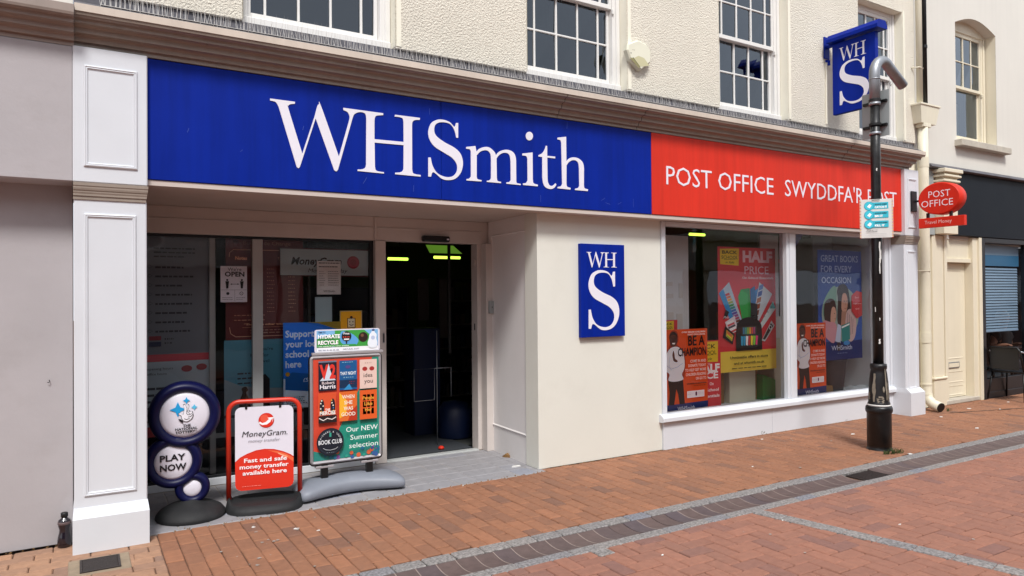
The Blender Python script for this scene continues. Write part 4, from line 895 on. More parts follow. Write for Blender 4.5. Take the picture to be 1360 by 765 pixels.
# downpipes
dp = thing('downpipe', 'thick cream cast downpipe with box hopper and curved shoe at the building joint', 'downpipe', (9.84, -.12, 0))
m = MB(); m.smooth = True
m.tube([(9.985, -.10, 3.95), (9.99, -.10, 3.2), (9.995, -.10, .42), (9.995, -.10, .25), (9.99, -.12, .16), (9.98, -.19, .095), (9.96, -.30, .068)], .069, 20); obj('pipe', m, MATS['pipe_cream'], dp)
m = MB(); m.smooth = True
for z, hh in ((.36, .012), (.22, .012), (1.0, .07), (3.42, .07)): m = MB(); m.tube([(9.99, -.10, z - hh), (9.99, -.10, z + hh)], .073, 28); obj('collar', m, MATS['pipe_cream'], dp)
m = MB(); m.smooth = True; m.tube([(9.84, -.02, 1.92), (9.88, -.10, 1.92), (9.985, -.178, 1.92), (10.07, -.10, 1.92), (10.1, -.02, 1.92)], .008, 6); obj('wall_strap', m, MATS['pipe_cream'], dp)
m = MB(); a, b, c, d = 9.80, 10.27, -.225, -.02
m.add([(9.85, -.165, 3.95), (10.21, -.165, 3.95), (10.21, -.02, 3.95), (9.85, -.02, 3.95), (a, c + .04, 4.19), (b, c + .04, 4.19), (b, d, 4.19), (a, d, 4.19)], [(0, 1, 2, 3), (0, 1, 5, 4), (1, 2, 6, 5), (2, 3, 7, 6), (3, 0, 4, 7)])
m.box(a - .012, b + .012, c + .028, d, 4.19, 4.215, .003); m.box(9.90, 10.08, -.17, -.03, 3.90, 3.95, .004); obj('hopper', m, MATS['pipe_cream'], dp)
m = MB(); m.smooth = True; m.tube([(9.94, -.095, 4.2), (9.94, -.095, 6.3), (9.94, -.095, 8.1)], .040, 14); m.tube([(9.82, -.05, 4.72), (9.88, -.13, 4.72), (9.98, -.12, 4.72)], .010, 6); obj('upper_pipe', m, MATS['pipe_cream'], dp)
m = MB(); m.smooth = True; m.tube([(9.93, -.345, .045 + .08), (9.99, -.36, .045)], .06, 10); m = MB(); m.tube([(9.963, -.29, .07), (9.958, -.315, .064)], .062, 16); obj('pipe_mouth', m, MATS['black'], dp)
bp_ = thing('black_waste_pipe', 'thin black pipe running down between the two buildings into the hopper', 'pipe', (10.12, -.07, 4.2))
m = MB(); m.smooth = True; m.tube([(10.12, -.07, 4.0), (10.12, -.07, 8.2)], .031, 12); obj('pipe', m, MATS['pole_black'], bp_); m = MB(); m.tube([(10.12, -.07, 5.04), (10.12, -.07, 5.08)], .038, 12); obj('clip', m, MATS['pole_black'], bp_)

# ------------------------------------------------------------------ black pole
PX, PY = 7.10, -1.20
po = thing('street_pole', 'black street pole with worn base and bent galvanised steel top', 'street pole', (PX, PY, 0))
m = MB(); m.smooth = True; m.lathe([(.125, 0), (.123, .005), (.117, .02), (.115, .05), (.117, .052), (.117, .375), (.121, .385), (.128, .392), (.130, .41), (.128, .435), (.121, .45), (.10, .455)], (PX, PY, 0), 32); obj('base', m, MATS['pole_black'], po)
m = MB(); m.smooth = True; m.lathe([(.106, .455), (.108, .475), (.102, .49), (.099, .50), (.096, .6), (.090, .70), (.080, .79), (.073, .825), (.078, .835), (.081, .86), (.078, .885), (.05, .89)], (PX, PY, 0), 32); obj('collar', m, MATS['pole_worn'], po)
m = MB(); q = random.Random(4)
for (a0, z0_, z1_, w_) in ((-3.05, .50, .79, .24), (-1.75, .52, .84, .14), (-2.4, .49, .56, .5), (-1.5, .50, .7, .1), (-2.1, .60, .66, .12), (-3.6, .52, .6, .2)):
    k = 8; vs = []
    for i in range(k + 1):
        z = z0_ + (z1_ - z0_) * i / k; r = .0995 - max(0, z - .5) * .035 - max(0, z - .62) * .055 + .0035
        for s in (-1, 1):
            aa = a0 + s * w_ * q.uniform(.5, 1.1) * (1 - abs(i / k - .5)); vs.append((PX + cos(aa) * r, PY + sin(aa) * r, z))
    m.add(vs, [(2 * i, 2 * i + 1, 2 * i + 3, 2 * i + 2) for i in range(k)])
obj('bare_patches', m, MATS['paint_peel'], po, recalc=False)
m = MB(); m.smooth = True; m.lathe([(.051, .88), (.050, 2.0), (.048, 3.0), (.047, 3.60)], (PX, PY, 0), 24); obj('shaft', m, MATS['pole_black'], po)
m = MB(); m.smooth = True; pts = [(PX, PY, 3.58), (PX, PY, 3.90)]
for i in range(1, 10): a_ = pi - i * (pi * .72) / 9; pts.append((PX + .15 + .15 * cos(a_), PY, 3.90 + .15 * sin(a_) * 1.1))
e = pts[-1]; pts.append((e[0] + .27, PY, e[2] - .17)); m.tube(pts, .053, 20, caps=True); hd_ = obj('bent_top', m, MATS['steel'], po)
m = MB(); m.tube([(pts[-1][0] - .002, PY, pts[-1][2] + .001), (pts[-1][0] + .003, PY, pts[-1][2] - .002)], .046, 16); obj('open_end', m, MATS['black'], hd_)
m = MB(); m.smooth = True
for z, hh in ((3.59, .015), (3.28, .015), (3.85, .006)): m = MB(); m.smooth = True; m.tube([(PX, PY, z - hh), (PX, PY, z + hh)], .057, 20); obj('band', m, MATS['steel'], po)
A_ = MB(); q = random.Random(9)
for z, a0, h_, w_ in ((2.04, -2.0, .22, .016), (1.9, -2.05, .16, .012), (2.02, -1.75, .1, .008), (1.45, -3.0, .05, .008), (2.9, -2.4, .03, .012), (1.35, -2.2, .03, .008), (1.12, -2.3, .05, .016)):
    v = []
    for i in range(5):
        zz = z - h_ / 2 + h_ * i / 4
        for s in (-1, 1): aa = a0 + s * w_ / .074 * q.uniform(.4, 1); v.append((PX + cos(aa) * .0515, PY + sin(aa) * .0515, zz))
    A_.add(v, [(2 * i, 2 * i + 1, 2 * i + 3, 2 * i + 2) for i in range(4)])
obj('sticker_remains', A_, MATS['card_white'], po, recalc=False)
m = MB(); m.smooth = True; m.lathe([(.110, .452), (.113, .462), (.110, .470)], (PX, PY, 0), 28); tp = obj('plastic_tie', m, MATS['card_white'], po)
# sign plate seen from behind
sp_ = thing('street_sign_plate', 'plain grey back of a rectangular street sign clamped to the black pole', 'street sign', (7.19, PY, 3.5))
m = MB(); m.box(7.19, 7.194, -1.30, -1.0, 3.26, 3.74, .001); sp_o = obj('plate', m, MATS['plate_grey'], sp_)
m = MB()
for z in (3.625, 3.375): m.box(7.165, 7.189, -1.285, -1.02, z - .014, z + .014, .002); m.tube([(PX, PY, z - .012), (PX, PY, z + .012)], .060, 20)
obj('clamp', m, MATS['black'], sp_)
# the plate also shows left of the pole
pb = math.atan2(7.0, 4.3)
nt_ = thing('pole_notice', 'white laminated notice with three turquoise tips tied to the black pole', 'notice', (PX - .062 * sin(pb), PY - .062 * cos(pb), 2.19), rotz=-pb + rad(6))
m = MB(); m.box(-.155, .155, -.004, .0, .0, .40, .001); obj('card', m, MATS['card_white'], nt_, world=False)
A = Art((-.155, -.0045, .0), (1, 0, 0), (0, 0, 1), .31, .40)
A.lay(); A.lay()
for i in range(26):
    for xx in (.0, .955): A.rect(xx, i / 26, xx + .045, i / 26 + .016, ('#c9483c', '#e0b040')[i % 2], lay=False)
for i, (z, a_, b_) in enumerate(((.83, 'ALWAYS', 'COVER IT'), (.60, 'ALWAYS KEEP', 'WASH IT'), (.355, 'ALWAYS KEEP', 'KILL IT'))):
    A.rect(.28, z - .085, .86, z + .085, '#35b6c9'); A.disc(.28, z, .046, '#2199b4'); A.disc(.28, z, .041, '#3fc3d6')
    A.poly([(.22, z - .02), (.30, z + .05), (.36, z + .01), (.30, z - .06)], ('#ffffff', '#eefbff', '#ffffff')[i])
    A.text(('ALWAYS CARRY', 'ALWAYS SAFELY', 'ALWAYS WASH')[i], .45, z + .018, .013, '#123c4c', w=.115, bold=.04); A.text(('CATCH IT', 'BIN IT', 'KILL IT')[i], .45, z - .062, .019, '#ffffff', w=(.115, .075, .09)[i], bold=.05)
A.rows(.2, .55, .14, .22, 2, '#555555', seed=3); A.line([(.28, .10), (.8, .105)], .002, '#9a9a9a'); A.line([(.15, .06), (.8, .065)], .002, '#b5b5b5'); A.rect(.36, .965, .6, .985, '#222222'); A.done('print_layer', nt_, world=False)
m = MB()
for z in (.015, .385): m.tube([(0, .062, z - .01), (0, .062, z + .01)], .057, 16)
obj('tie', m, MATS['black'], nt_, world=False)

# ------------------------------------------------------------------ lottery sign
lo = thing('lottery_sign', 'blue and white stacked disc pavement sign reading The National Lottery Play Now', 'pavement sign', (.71, .22, 0), rotz=rad(-7))
m = MB(); m.smooth = True; m.lathe([(.0, .0), (.236, .0), (.243, .012), (.240, .03), (.215, .062), (.16, .092), (.09, .112), (.07, .13), (.055, .135), (0, .137)], (0, 0, 0), 40); obj('rubber_base', m, MATS['rubber'], lo, world=False)
def disc_lozenge(cx, cz, R, ri, t=.05, name='disc'):
    m = MB(); m.smooth = True; k = (R - ri); y0 = -t
    pr = [(ri - .004, -t * .55), (ri, -t * .8), (ri + k * .12, -t), (ri + k * .35, -t * 1.25), (ri + k * .65, -t * 1.2), (ri + k * .9, -t * .7), (R, 0), (ri + k * .9, t * .7), (ri + k * .65, t * 1.2), (ri + k * .35, t * 1.25), (ri + k * .1, t), (ri - .004, t * .55)]
    m.lathe(pr, (cx, 0, cz), 44, 'y'); d = obj(name, m, MATS['lottery_blue'], lo, world=False)
    w = MB(); w.smooth = True; w.lathe([(0, -t * 1.0), (ri * .5, -t * .96), (ri * .85, -t * .85), (ri, -t * .68), (ri, t * .68), (ri * .85, t * .85), (0, t)], (cx, 0, cz), 40, 'y'); obj('white_face', w, MATS['lottery_white'], d, world=False); return d
disc_lozenge(.01, .215, .122, .063, .045); disc_lozenge(-.118, .42, .198, .128, .05); d1 = disc_lozenge(-.04, .762, .248, .170, .058)
m = MB(); m.smooth = True; m.tube([(0, 0, .12), (0, 0, .17)], .03, 14); m.box(-.13, .02, -.03, .03, .52, .62); m.box(-.06, -.01, -.025, .025, .27, .35); obj('neck', m, MATS['lottery_blue'], lo, world=False)
def zc(zx, zy): return ((zx - 357) / 1128 / 1.06, (325 - zy) / 1128)
A = Art((-.04, -.0605, .762), (1, 0, 0), (0, 0, 1), 1, 1)
def star(cx, cy, r, col, w=.35):
    a, b = zc(cx, cy); p = []
    for i in range(4):
        t = pi / 2 * i; t2 = t + pi / 4; p += [(a + cos(t) * r, b + sin(t) * r), (a + cos(t2) * r * w, b + sin(t2) * r * w)]
    A.poly(p, col)
star(302, 275, .056, '#189bd8', .42); star(371, 203, .026, '#1fa2dc', .45); star(434, 262, .022, '#59bfe6', .5)
hand = [(300, 310), (318, 305), (340, 320), (350, 290), (352, 262), (345, 238), (356, 230), (368, 250), (374, 262), (382, 238), (392, 240), (388, 262), (378, 290), (395, 285), (404, 298), (418, 295), (424, 312), (426, 335), (410, 362), (375, 380), (345, 372), (330, 350), (325, 328)]
hp = [(*zc(a, b), 0) for a, b in hand]
A.poly(hp, '#14141c', smooth=True); cxh, czh = zc(368, 325)
A.poly([((p[0] - cxh) * .90 + cxh, (p[1] - czh) * .93 + czh, 0) for p in hp], '#eceaf2', smooth=True)
for L in ([(376, 262), (372, 300)], [(378, 290), (372, 312), (382, 322)], [(394, 290), (388, 306), (396, 316)], [(380, 322), (398, 322), (412, 312)], [(384, 340), (404, 338), (420, 322)], [(352, 352), (372, 360), (396, 352)]): A.line([zc(*p) for p in L], .0035, '#14141c')
A.poly([zc(302, 350), zc(325, 356), zc(345, 372), zc(340, 388), zc(322, 376)], '#14141c')
for s, x0, x1, zy in (('THE', 341, 405, 418), ('NATIONAL', 279, 460, 447), ('LOTTERY', 288, 444, 474)):
    a, b = zc(x0, zy); A.text(s, a, b - .001, .0165, '#14141c', w=(x1 - x0) / 1128 / 1.06, bold=.04, up=.03)
A.mb.cur = None; A.done('lottery_print', lo, world=False)
A = Art((-.118, -.0525, .42), (1, 0, 0), (0, 0, 1), 1, 1)
A.text('PLAY', -.088, .012, .044, '#15151c', w=.17, bold=.03, up=.03); A.text('NOW', -.088, -.058, .044, '#15151c', w=.176, bold=.03, up=.03); A.done('play_now_print', lo, world=False)

# ------------------------------------------------------------------ money transfer swing sign
mg = thing('swing_sign', 'red tube framed swing sign advertising MoneyGram money transfer on a black rubber base', 'pavement sign', (1.235, .19, 0), rotz=rad(-12))
fr = MB(); fr.smooth = True; P_ = [(-.262, 0, .07), (-.262, 0, .74)]
for i in range(1, 7): t = pi - i * pi / 12; P_.append((-.182 + .08 * cos(t), 0, .74 + .08 * sin(t)))
P_ += [(.182, 0, .82)]
for i in range(1, 7): t = pi / 2 - i * pi / 12; P_.append((.182 + .08 * cos(t), 0, .74 + .08 * sin(t)))
P_ += [(.262, 0, .07)]; fr.tube(P_, .0185, 14); obj('frame', fr, MATS['tube_red'], mg, world=False)
m = MB(); out = []
N_ = 26
for i in range(N_):
    t = 2 * pi * i / N_; cx = cos(t); sx = sin(t); ex = .285 * math.copysign(abs(cx) ** .55, cx); ey = (.23 if sx > 0 else .24) * math.copysign(abs(sx) ** .8, sx); out.append((ex, ey))
v = []
for (r, h) in ((1.0, 0), (1.0, .018), (.97, .035), (.90, .052), (.80, .062)):
    v += [(a * r if abs(a) < .2 else a * (.5 + .5 * r), b * r, h + (.032 if abs(a) > .22 and abs(b) < .12 and h > .04 else 0)) for a, b in out]
L = 5; m.smooth = True; m.add(v, [(i * N_ + k, i * N_ + (k + 1) % N_, (i + 1) * N_ + (k + 1) % N_, (i + 1) * N_ + k) for i in range(L - 1) for k in range(N_)]); m.smooth = False; m.add(v[-N_:], [tuple(range(N_))]); obj('rubber_base', m, MATS['rubber'], mg, world=False)
def rrect(x0, z0, x1, z1, r, n=6):
    p = []
    for cx, cz, a0 in ((x1 - r, z1 - r, 0), (x0 + r, z1 - r, pi / 2), (x0 + r, z0 + r, pi), (x1 - r, z0 + r, 3 * pi / 2)):
        for i in range(n + 1): t = a0 + i * pi / 2 / n; p.append((cx + r * cos(t), cz + r * sin(t)))
    return p
v, f = shape2d([rrect(-.215, .135, .215, .775, .045)], .005); m = MB(); m.add([(a, c, b) for a, b, c in v], f); pn = obj('panel', m, MATS['lottery_white'], mg, world=False)
for x in (-.135, .115): m = MB(); m.box(x - .008, x + .008, -.012, .012, .76, .80, .003); m.tube([(x, -.022, .805), (x, -.016, .79), (x + .006, -.012, .775)], .005, 6); obj('hook', m, MATS['black'], mg, world=False)
A = Art((-.215, -.0055, .135), (1, 0, 0), (0, 0, 1), .43, .64); red = '#d8301c'
arc = [(0.0, .35), (.08, .40), (.2, .44), (.35, .475), (.5, .485), (.66, .475), (.82, .44), (.94, .40), (1.0, .37)]
bot = [(1.0, .07), (.985, .035), (.95, .012), (.90, .0), (.10, .0), (.05, .012), (.015, .035), (0, .07)]
A.poly(arc + bot, '#c92613'); A.poly([(a, b - .012) for a, b in arc] + bot, red)
A.poly([(.55, .466), (.7, .45), (.86, .412), (1.0, .352), (1, .30), (.86, .38), (.7, .425)], '#e8673f'); A.poly([(.72, .43), (.9, .375), (.88, .36), (.74, .41)], '#f3a47e')
A.disc(.53, .83, .058, '#a81c10'); A.disc(.53, .833, .055, '#d92c1a'); A.disc(.50, .855, .03, '#e4573f')
A.poly([(.40, .80, 0), (.46, .775, 0), (.54, .78, 0), (.60, .81, 0), (.61, .83, 1), (.64, .85, 1), (.63, .80, 1), (.66, .865, 1), (.55, .862, 1), (.575, .845, 1), (.52, .81, 0), (.46, .80, 0), (.42, .82, 0)], '#f4f2f4', smooth=False)
A.rows(.46, .60, .725, .735, 1, '#9a8f96', jag=0, seed=2)
A.text('MoneyGram.', .115, .645, .042, '#191a20', w=.335, shear=.22, bold=.0, up=.0); A.text('money transfer', .22, .575, .024, '#9c9aa2', w=.235, shear=.22)
for s, x0, y0, w_ in (('Fast and safe', .15, .335, .315), ('money transfer', .075, .26, .36), ('available here', .125, .185, .325)): A.text(s, x0, y0, .031, '#f6eef0', w=w_, bold=.022)
A.rows(.12, .45, .045, .055, 1, '#f3b9ae', jag=0, seed=4); A.done('advert_print', pn, world=False)

# ------------------------------------------------------------------ book club board
bb = thing('poster_board_sign', 'silver framed poster board of six book covers on a grey moulded base', 'pavement sign', (1.92, .25, 0))
m = MB(); m.smooth = True
sec = []; K = 28; ns_ = 20
for i in range(ns_ + 1):
    t = -1 + 2 * i / ns_; x = .445 * sin(t * pi / 2); e = max(.02, (1 - abs(t) ** 3.2)) ** .5
    bow = .085 * (1 - (abs(x) / .445) ** 2); hh = (.15 - .03 * abs(t)) * (.45 + .55 * e); wdt = .205 * e * (1 - .18 * cos(t * pi)) 
    ring = []
    for k in range(K):
        a_ = 2 * pi * k / K; cy = cos(a_); cz = sin(a_)
        yy = -.03 + bow - .02 + wdt * math.copysign(abs(cy) ** .8, cy); zz = max(.004, hh * .5 + hh * .5 * math.copysign(abs(cz) ** .7, cz) * (1))
        ring.append((x, yy, zz))
    sec.append(ring)
v = [p for r in sec for p in r]; m.add(v, [(i * K + k, i * K + (k + 1) % K, (i + 1) * K + (k + 1) % K, (i + 1) * K + k) for i in range(ns_) for k in range(K)] + [tuple(range(K)), tuple(range(ns_ * K, ns_ * K + K))]); bs = obj('moulded_base', m, MATS['base_grey'], bb, world=False)
m = MB(); m.smooth = True; m.lathe([(.018, .112), (.018, .120), (0, .121)], (.06, -.0, 0), 14); obj('filler_cap', m, MATS['board_alu'], bs, world=False)
m = MB(); m.box(-.44, .40, -.06, .20, .001, .012, .005); 
for x in (-.20, .185):
    m = MB(); m.box(x - .028, x + .028, -.02, .02, .08, .245, .004); obj('leg_post', m, MATS['black'], bb, world=False)
    m = MB(); m.smooth = True; m.lathe([(.062, .075), (.055, .105), (.045, .135), (.03, .14)], (x, 0, 0), 18); obj('socket', m, MATS['base_grey'], bs, world=False)
for x in (-.20, .185): m = MB(); m.box(x - .075, x + .075, -.022, .022, .222, .242, .004); obj('foot_clamp', m, MATS['board_alu'], bb, world=False)
BX0, BX1, BZ0, BZ1 = -.325, .30, .245, 1.145
v, f = shape2d([rrect(BX0, BZ0, BX1, BZ1, .035)], .012); m = MB(); m.add([(a, c, b) for a, b, c in v], f); bk = obj('backing', m, MATS['black'], bb, world=False)
m = MB(); outer = rrect(BX0 + .004, BZ0 + .006, BX1 - .004, BZ1, .032, 5); inner = rrect(BX0 + .034, BZ0 + .040, BX1 - .032, BZ1 - .034, .001, 5); n_ = len(outer); mid = [((a + c) / 2, (b + d) / 2) for (a, b), (c, d) in zip(outer, inner)]
v = [(a, -.008, b) for a, b in outer] + [(a, -.026, b) for a, b in mid] + [(a, -.012, b) for a, b in inner]
m.add(v, [(i * n_ + k, i * n_ + (k + 1) % n_, (i + 1) * n_ + (k + 1) % n_, (i + 1) * n_ + k) for i in (0, 1) for k in range(n_)]); obj('snap_frame', m, MATS['board_alu'], bb, world=False)
PW, PH = BX1 - BX0 - .066, BZ1 - BZ0 - .074
A = Art((BX0 + .034, -.0145, BZ0 + .040), (1, 0, 0), (0, 0, 1), PW, PH)
A.rect(0, 0, 1, 1, '#1f8a76'); A.poly([(0, 0), (0, 1), (.9, 1), (.72, .72), (.5, .45), (.38, .3), (.3, .12), (.2, .0)], '#cf4630'); A.poly([(.0, .0), (0, .1), (.2, .06), (.4, .09), (.6, .05), (.8, .1), (1, .06), (1, 0)], '#27837a')
qq = random.Random(2)
for i in range(26): A.disc(qq.random(), qq.random() * .09, .008 + .012 * qq.random(), qq.choice(['#355a94', '#2c9c84', '#7b4a8c', '#d2603c', '#1f6d8e']))
def cover(x, y, col): A.rect(x, y, x + .27, y + .295, col); return x, y
x, y = cover(.07, .69, '#16182a'); A.poly([(x + .02, y + .1), (x + .1, y + .16), (x + .15, y + .27), (x + .2, y + .14), (x + .26, y + .1)], '#c9d4e2'); A.rect(x, y + .28, x + .27, y + .295, '#6d7488'); A.text('V', x + .015, y + .125, .105, '#d8352a', w=.075, bold=.05); A.text('2', x + .165, y + .125, .105, '#d8352a', w=.05, bold=.05); A.text('Robert', x + .05, y + .065, .022, '#d9c9cc', w=.105, bold=.02); A.text('Harris', x + .02, y + .02, .033, '#f0eaf0', w=.13, bold=.02)
x, y = cover(.38, .685, '#12548c'); A.rect(x, y + .02, x + .27, y + .1, '#0b2c4d'); A.poly([(x + .06, y), (x + .2, y), (x + .15, y + .06)], '#2c8ac2'); A.disc(x + .13, y + .23, .022, '#56407f', .014); A.text('THAT NIGHT', x + .012, y + .15, .026, '#e6eef4', w=.135, bold=.02); A.rows(x + .06, x + .22, y + .115, y + .135, 1, '#7fa6c0', th=.5); A.rows(x + .15, x + .24, y + .05, y + .09, 2, '#9c3040'); A.rows(x + .04, x + .22, y + .27, y + .285, 1, '#84b8d8', th=.5)
x, y = cover(.69, .685, '#e0c3b8'); 
for s in (-1, 1): A.disc(x + .135 + s * .055, y + .20, .022, '#a32b2b', .018)
A.text('idea', x + .06, y + .115, .034, '#2a1c1c', w=.078); A.text('you', x + .07, y + .055, .034, '#2a1c1c', w=.075); A.rows(x + .08, x + .2, y + .25, y + .27, 1, '#b99a90', th=.5)
x, y = cover(.06, .375, '#d4512c')
for s in (.055, .215):
    A.disc(x + s, y + .16, .020, '#1a1c26', .062); 
    for i in range(6): A.disc(x + s + qq.uniform(-.02, .02), y + .09 + i * .026, .006, qq.choice(['#e8e0d0', '#4a78b0', '#d8a040']))
A.text('THE', x + .1, y + .115, .02, '#f4efe6', w=.04, bold=.03); A.text('MERCIES', x + .02, y + .08, .028, '#f4efe6', w=.13, bold=.03); A.rect(x, y, x + .27, y + .07, '#20181a'); A.line([(x + .01, y + .05), (x + .07, y + .025), (x + .13, y + .045), (x + .2, y + .03), (x + .26, y + .05)], .007, '#e8e0dc')
x, y = cover(.37, .375, '#d8662a'); A.poly([(x, y + .03), (x + .1, y + .06), (x + .12, y + .2), (x, y + .29)], '#f0b030'); A.poly([(x + .13, y), (x + .27, y), (x + .27, y + .15), (x + .18, y + .1)], '#b23218')
for i, s in enumerate(('WHEN', 'SHE', 'WAS', 'GOOD')): A.text(s, x + .135, y + .225 - i * .058, .029, '#f4ecdc', w=(.105, .07, .08, .12)[i], align='c', bold=.015)
x, y = cover(.68, .375, '#d95a22')
for i in range(3):
    for j in range(3): A.rect(x + .05 + j * .066 - .002, y + .05 + i * .07, x + .102 + j * .06, y + .11 + i * .07, '#1c1614', lay=False)
for i, s in enumerate(('People', 'Like', 'Her')): A.text(s, x + .135, y + .20 - i * .06, .027, '#eaa23a', w=(.1, .07, .06)[i], align='c', bold=.02)
A.disc(.23, .185, .113, '#141c28'); A.disc(.23, .185, .098, '#2c3a48'); A.disc(.23, .185, .094, '#141c28')
A.text('BOOK CLUB', .23, .165, .034, '#e8edf0', w=.195, align='c', bold=.015); A.rect(.215, .235, .245, .275, '#2f9a86')
for i, ch in enumerate('RICHARD & JUDY'):
    t = rad(160 - i * 140 / 13); A.text(ch, .23 + .094 / PW * cos(t) * .9, .185 + .094 / PH * sin(t) * .9 - .008, .013, '#dfe6ea', align='c')
A.line([(.12, .13), (.16, .112), (.23, .105), (.3, .112), (.34, .13)], .0025, '#dfe6ea'); A.rows(.17, .29, .075, .09, 1, '#7f8a92', jag=0)
for i, s in enumerate(('Our NEW', 'Summer', 'selection')): A.text(s, .955, .265 - i * .082, .041, '#eef4f2', w=(.275, .24, .25)[i], align='r', up=0)
A.done('book_poster', bb, world=False)
# header card
v, f = shape2d([rrect(-.275, 1.165, .285, 1.355, .02)], .004); m = MB(); m.add([(a, c + .002, b) for a, b, c in v], f); hc = obj('header_card', m, MATS['lottery_white'], bb, world=False)
m = MB(); m.box(-.30, .31, -.02, .016, 1.145, 1.168, .004); obj('header_clip', m, MATS['board_alu'], bb, world=False)
A = Art((-.275, -.003, 1.165), (1, 0, 0), (0, 0, 1), .56, .19)
A.rect(.03, .12, .97, .95, '#7db5e0'); A.poly([(.03, .22), (.25, .22), (.5, .95), (.03, .6)], '#2f8a3c'); A.poly([(.3, .95), (.75, .95), (.85, .7), (.84, .22), (.3, .22)], '#3b9a40'); A.poly([(.4, .9, 0), (.55, .8, 0), (.66, .5, 0), (.6, .25, 0), (.45, .3, 0), (.38, .5, 0)], '#5aa0d8', smooth=True); A.disc(.735, .62, .042, '#2a1a16'); A.disc(.72, .7, .014, '#6d4a34'); A.rect(.03, .25, .62, .33, '#2f9a3c')
A.rect(.03, .03, .97, .22, '#eef0f5'); A.disc(.475, .68, .042, '#14161c'); A.rect(.465, .35, .485, .5, '#14161c'); A.text('Free', .475, .76, .018, '#f2f2f2', w=.05, align='c', bold=.02); A.rows(.42, .53, .60, .70, 1, '#ff4a2a', th=.4); A.rect(.435, .52, .515, .58, '#e8e8e8')
A.text('TIME TO', .05, .86, .011, '#1c2f6a', w=.06, bold=.03); A.text('HYDRATE', .045, .62, .030, '#ffffff', w=.185, bold=.04); A.text('RECYCLE', .045, .36, .030, '#ffffff', w=.17, bold=.04); A.text('I am made from other bottles', .045, .255, .009, '#eaffea', w=.26, bold=.02); A.text('NATURAL SOFT', .42, .09, .012, '#4a4a7a', w=.14); A.rows(.05, .38, .08, .15, 1, '#a9b0c4', th=.5)
A.poly([(.82, .18, 0), (.80, .35, 0), (.82, .55, 0), (.83, .72, 0), (.86, .82, 0), (.87, .9, 0), (.91, .9, 0), (.915, .82, 0), (.945, .72, 0), (.94, .55, 0), (.955, .35, 0), (.94, .18, 0), (.88, .12, 0)], '#e6edf6', smooth=True); A.disc(.885, .58, .017, '#b7c4e0'); A.rect(.87, .88, .91, .96, '#203a7a'); A.done('header_print', hc, world=False)

# bottle against the wall
bo = thing('dark_bottle', 'small dark plastic bottle standing on bricks against the grey wall corner', 'bottle', (-.085, -.045, 0))
m = MB(); m.smooth = True; m.lathe([(0, 0), (.034, 0), (.040, .006), (.040, .05), (.036, .075), (.030, .10), (.029, .115), (.036, .14), (.037, .165), (.034, .178), (.018, .19), (.017, .196)], (0, 0, 0), 24); obj('body', m, pm('bottle_dark', '#17101a', .15, .1, 10, coat=.6), bo, world=False)
m = MB(); m.smooth = True; m.lathe([(.0185, .196), (.021, .198), (.021, .222), (.017, .226), (0, .226)], (0, 0, 0), 20); obj('cap', m, MATS['black'], bo, world=False)
m = MB(); m.smooth = True; m.lathe([(.0375, .15), (.0385, .152), (.0385, .166), (.0365, .168)], (0, 0, 0), 24); obj('label_band', m, pm('bottle_label', '#5a4a4a', .4), bo, world=False)

# sensor, card reader
se = thing('door_sensor', 'black motion sensor box mounted above the open shop doorway', 'door sensor', (3.09, 1.03, 2.2))
m = MB(); m.box(2.95, 3.25, .985, 1.045, 2.175, 2.235, .012); obj('housing', m, MATS['black'], se); m = MB(); m.box(3.21, 3.235, .982, .986, 2.195, 2.21); obj('status_light', m, MATS['letter_white'], se)
cb_ = thing('entry_switch_box', 'small grey metal switch box beside the doorway on the lobby wall', 'switch box', (3.7, .97, 1.4))
m = MB(); m.box(3.66, 3.715, .905, .938, 1.44, 1.57, .004); obj('box', m, MATS['plate_grey'], cb_); m = MB(); m.lathe([(.006, -.003), (.006, 0)], (3.69, .905, 1.505), 10, 'y'); obj('key_switch', m, MATS['black'], cb_)
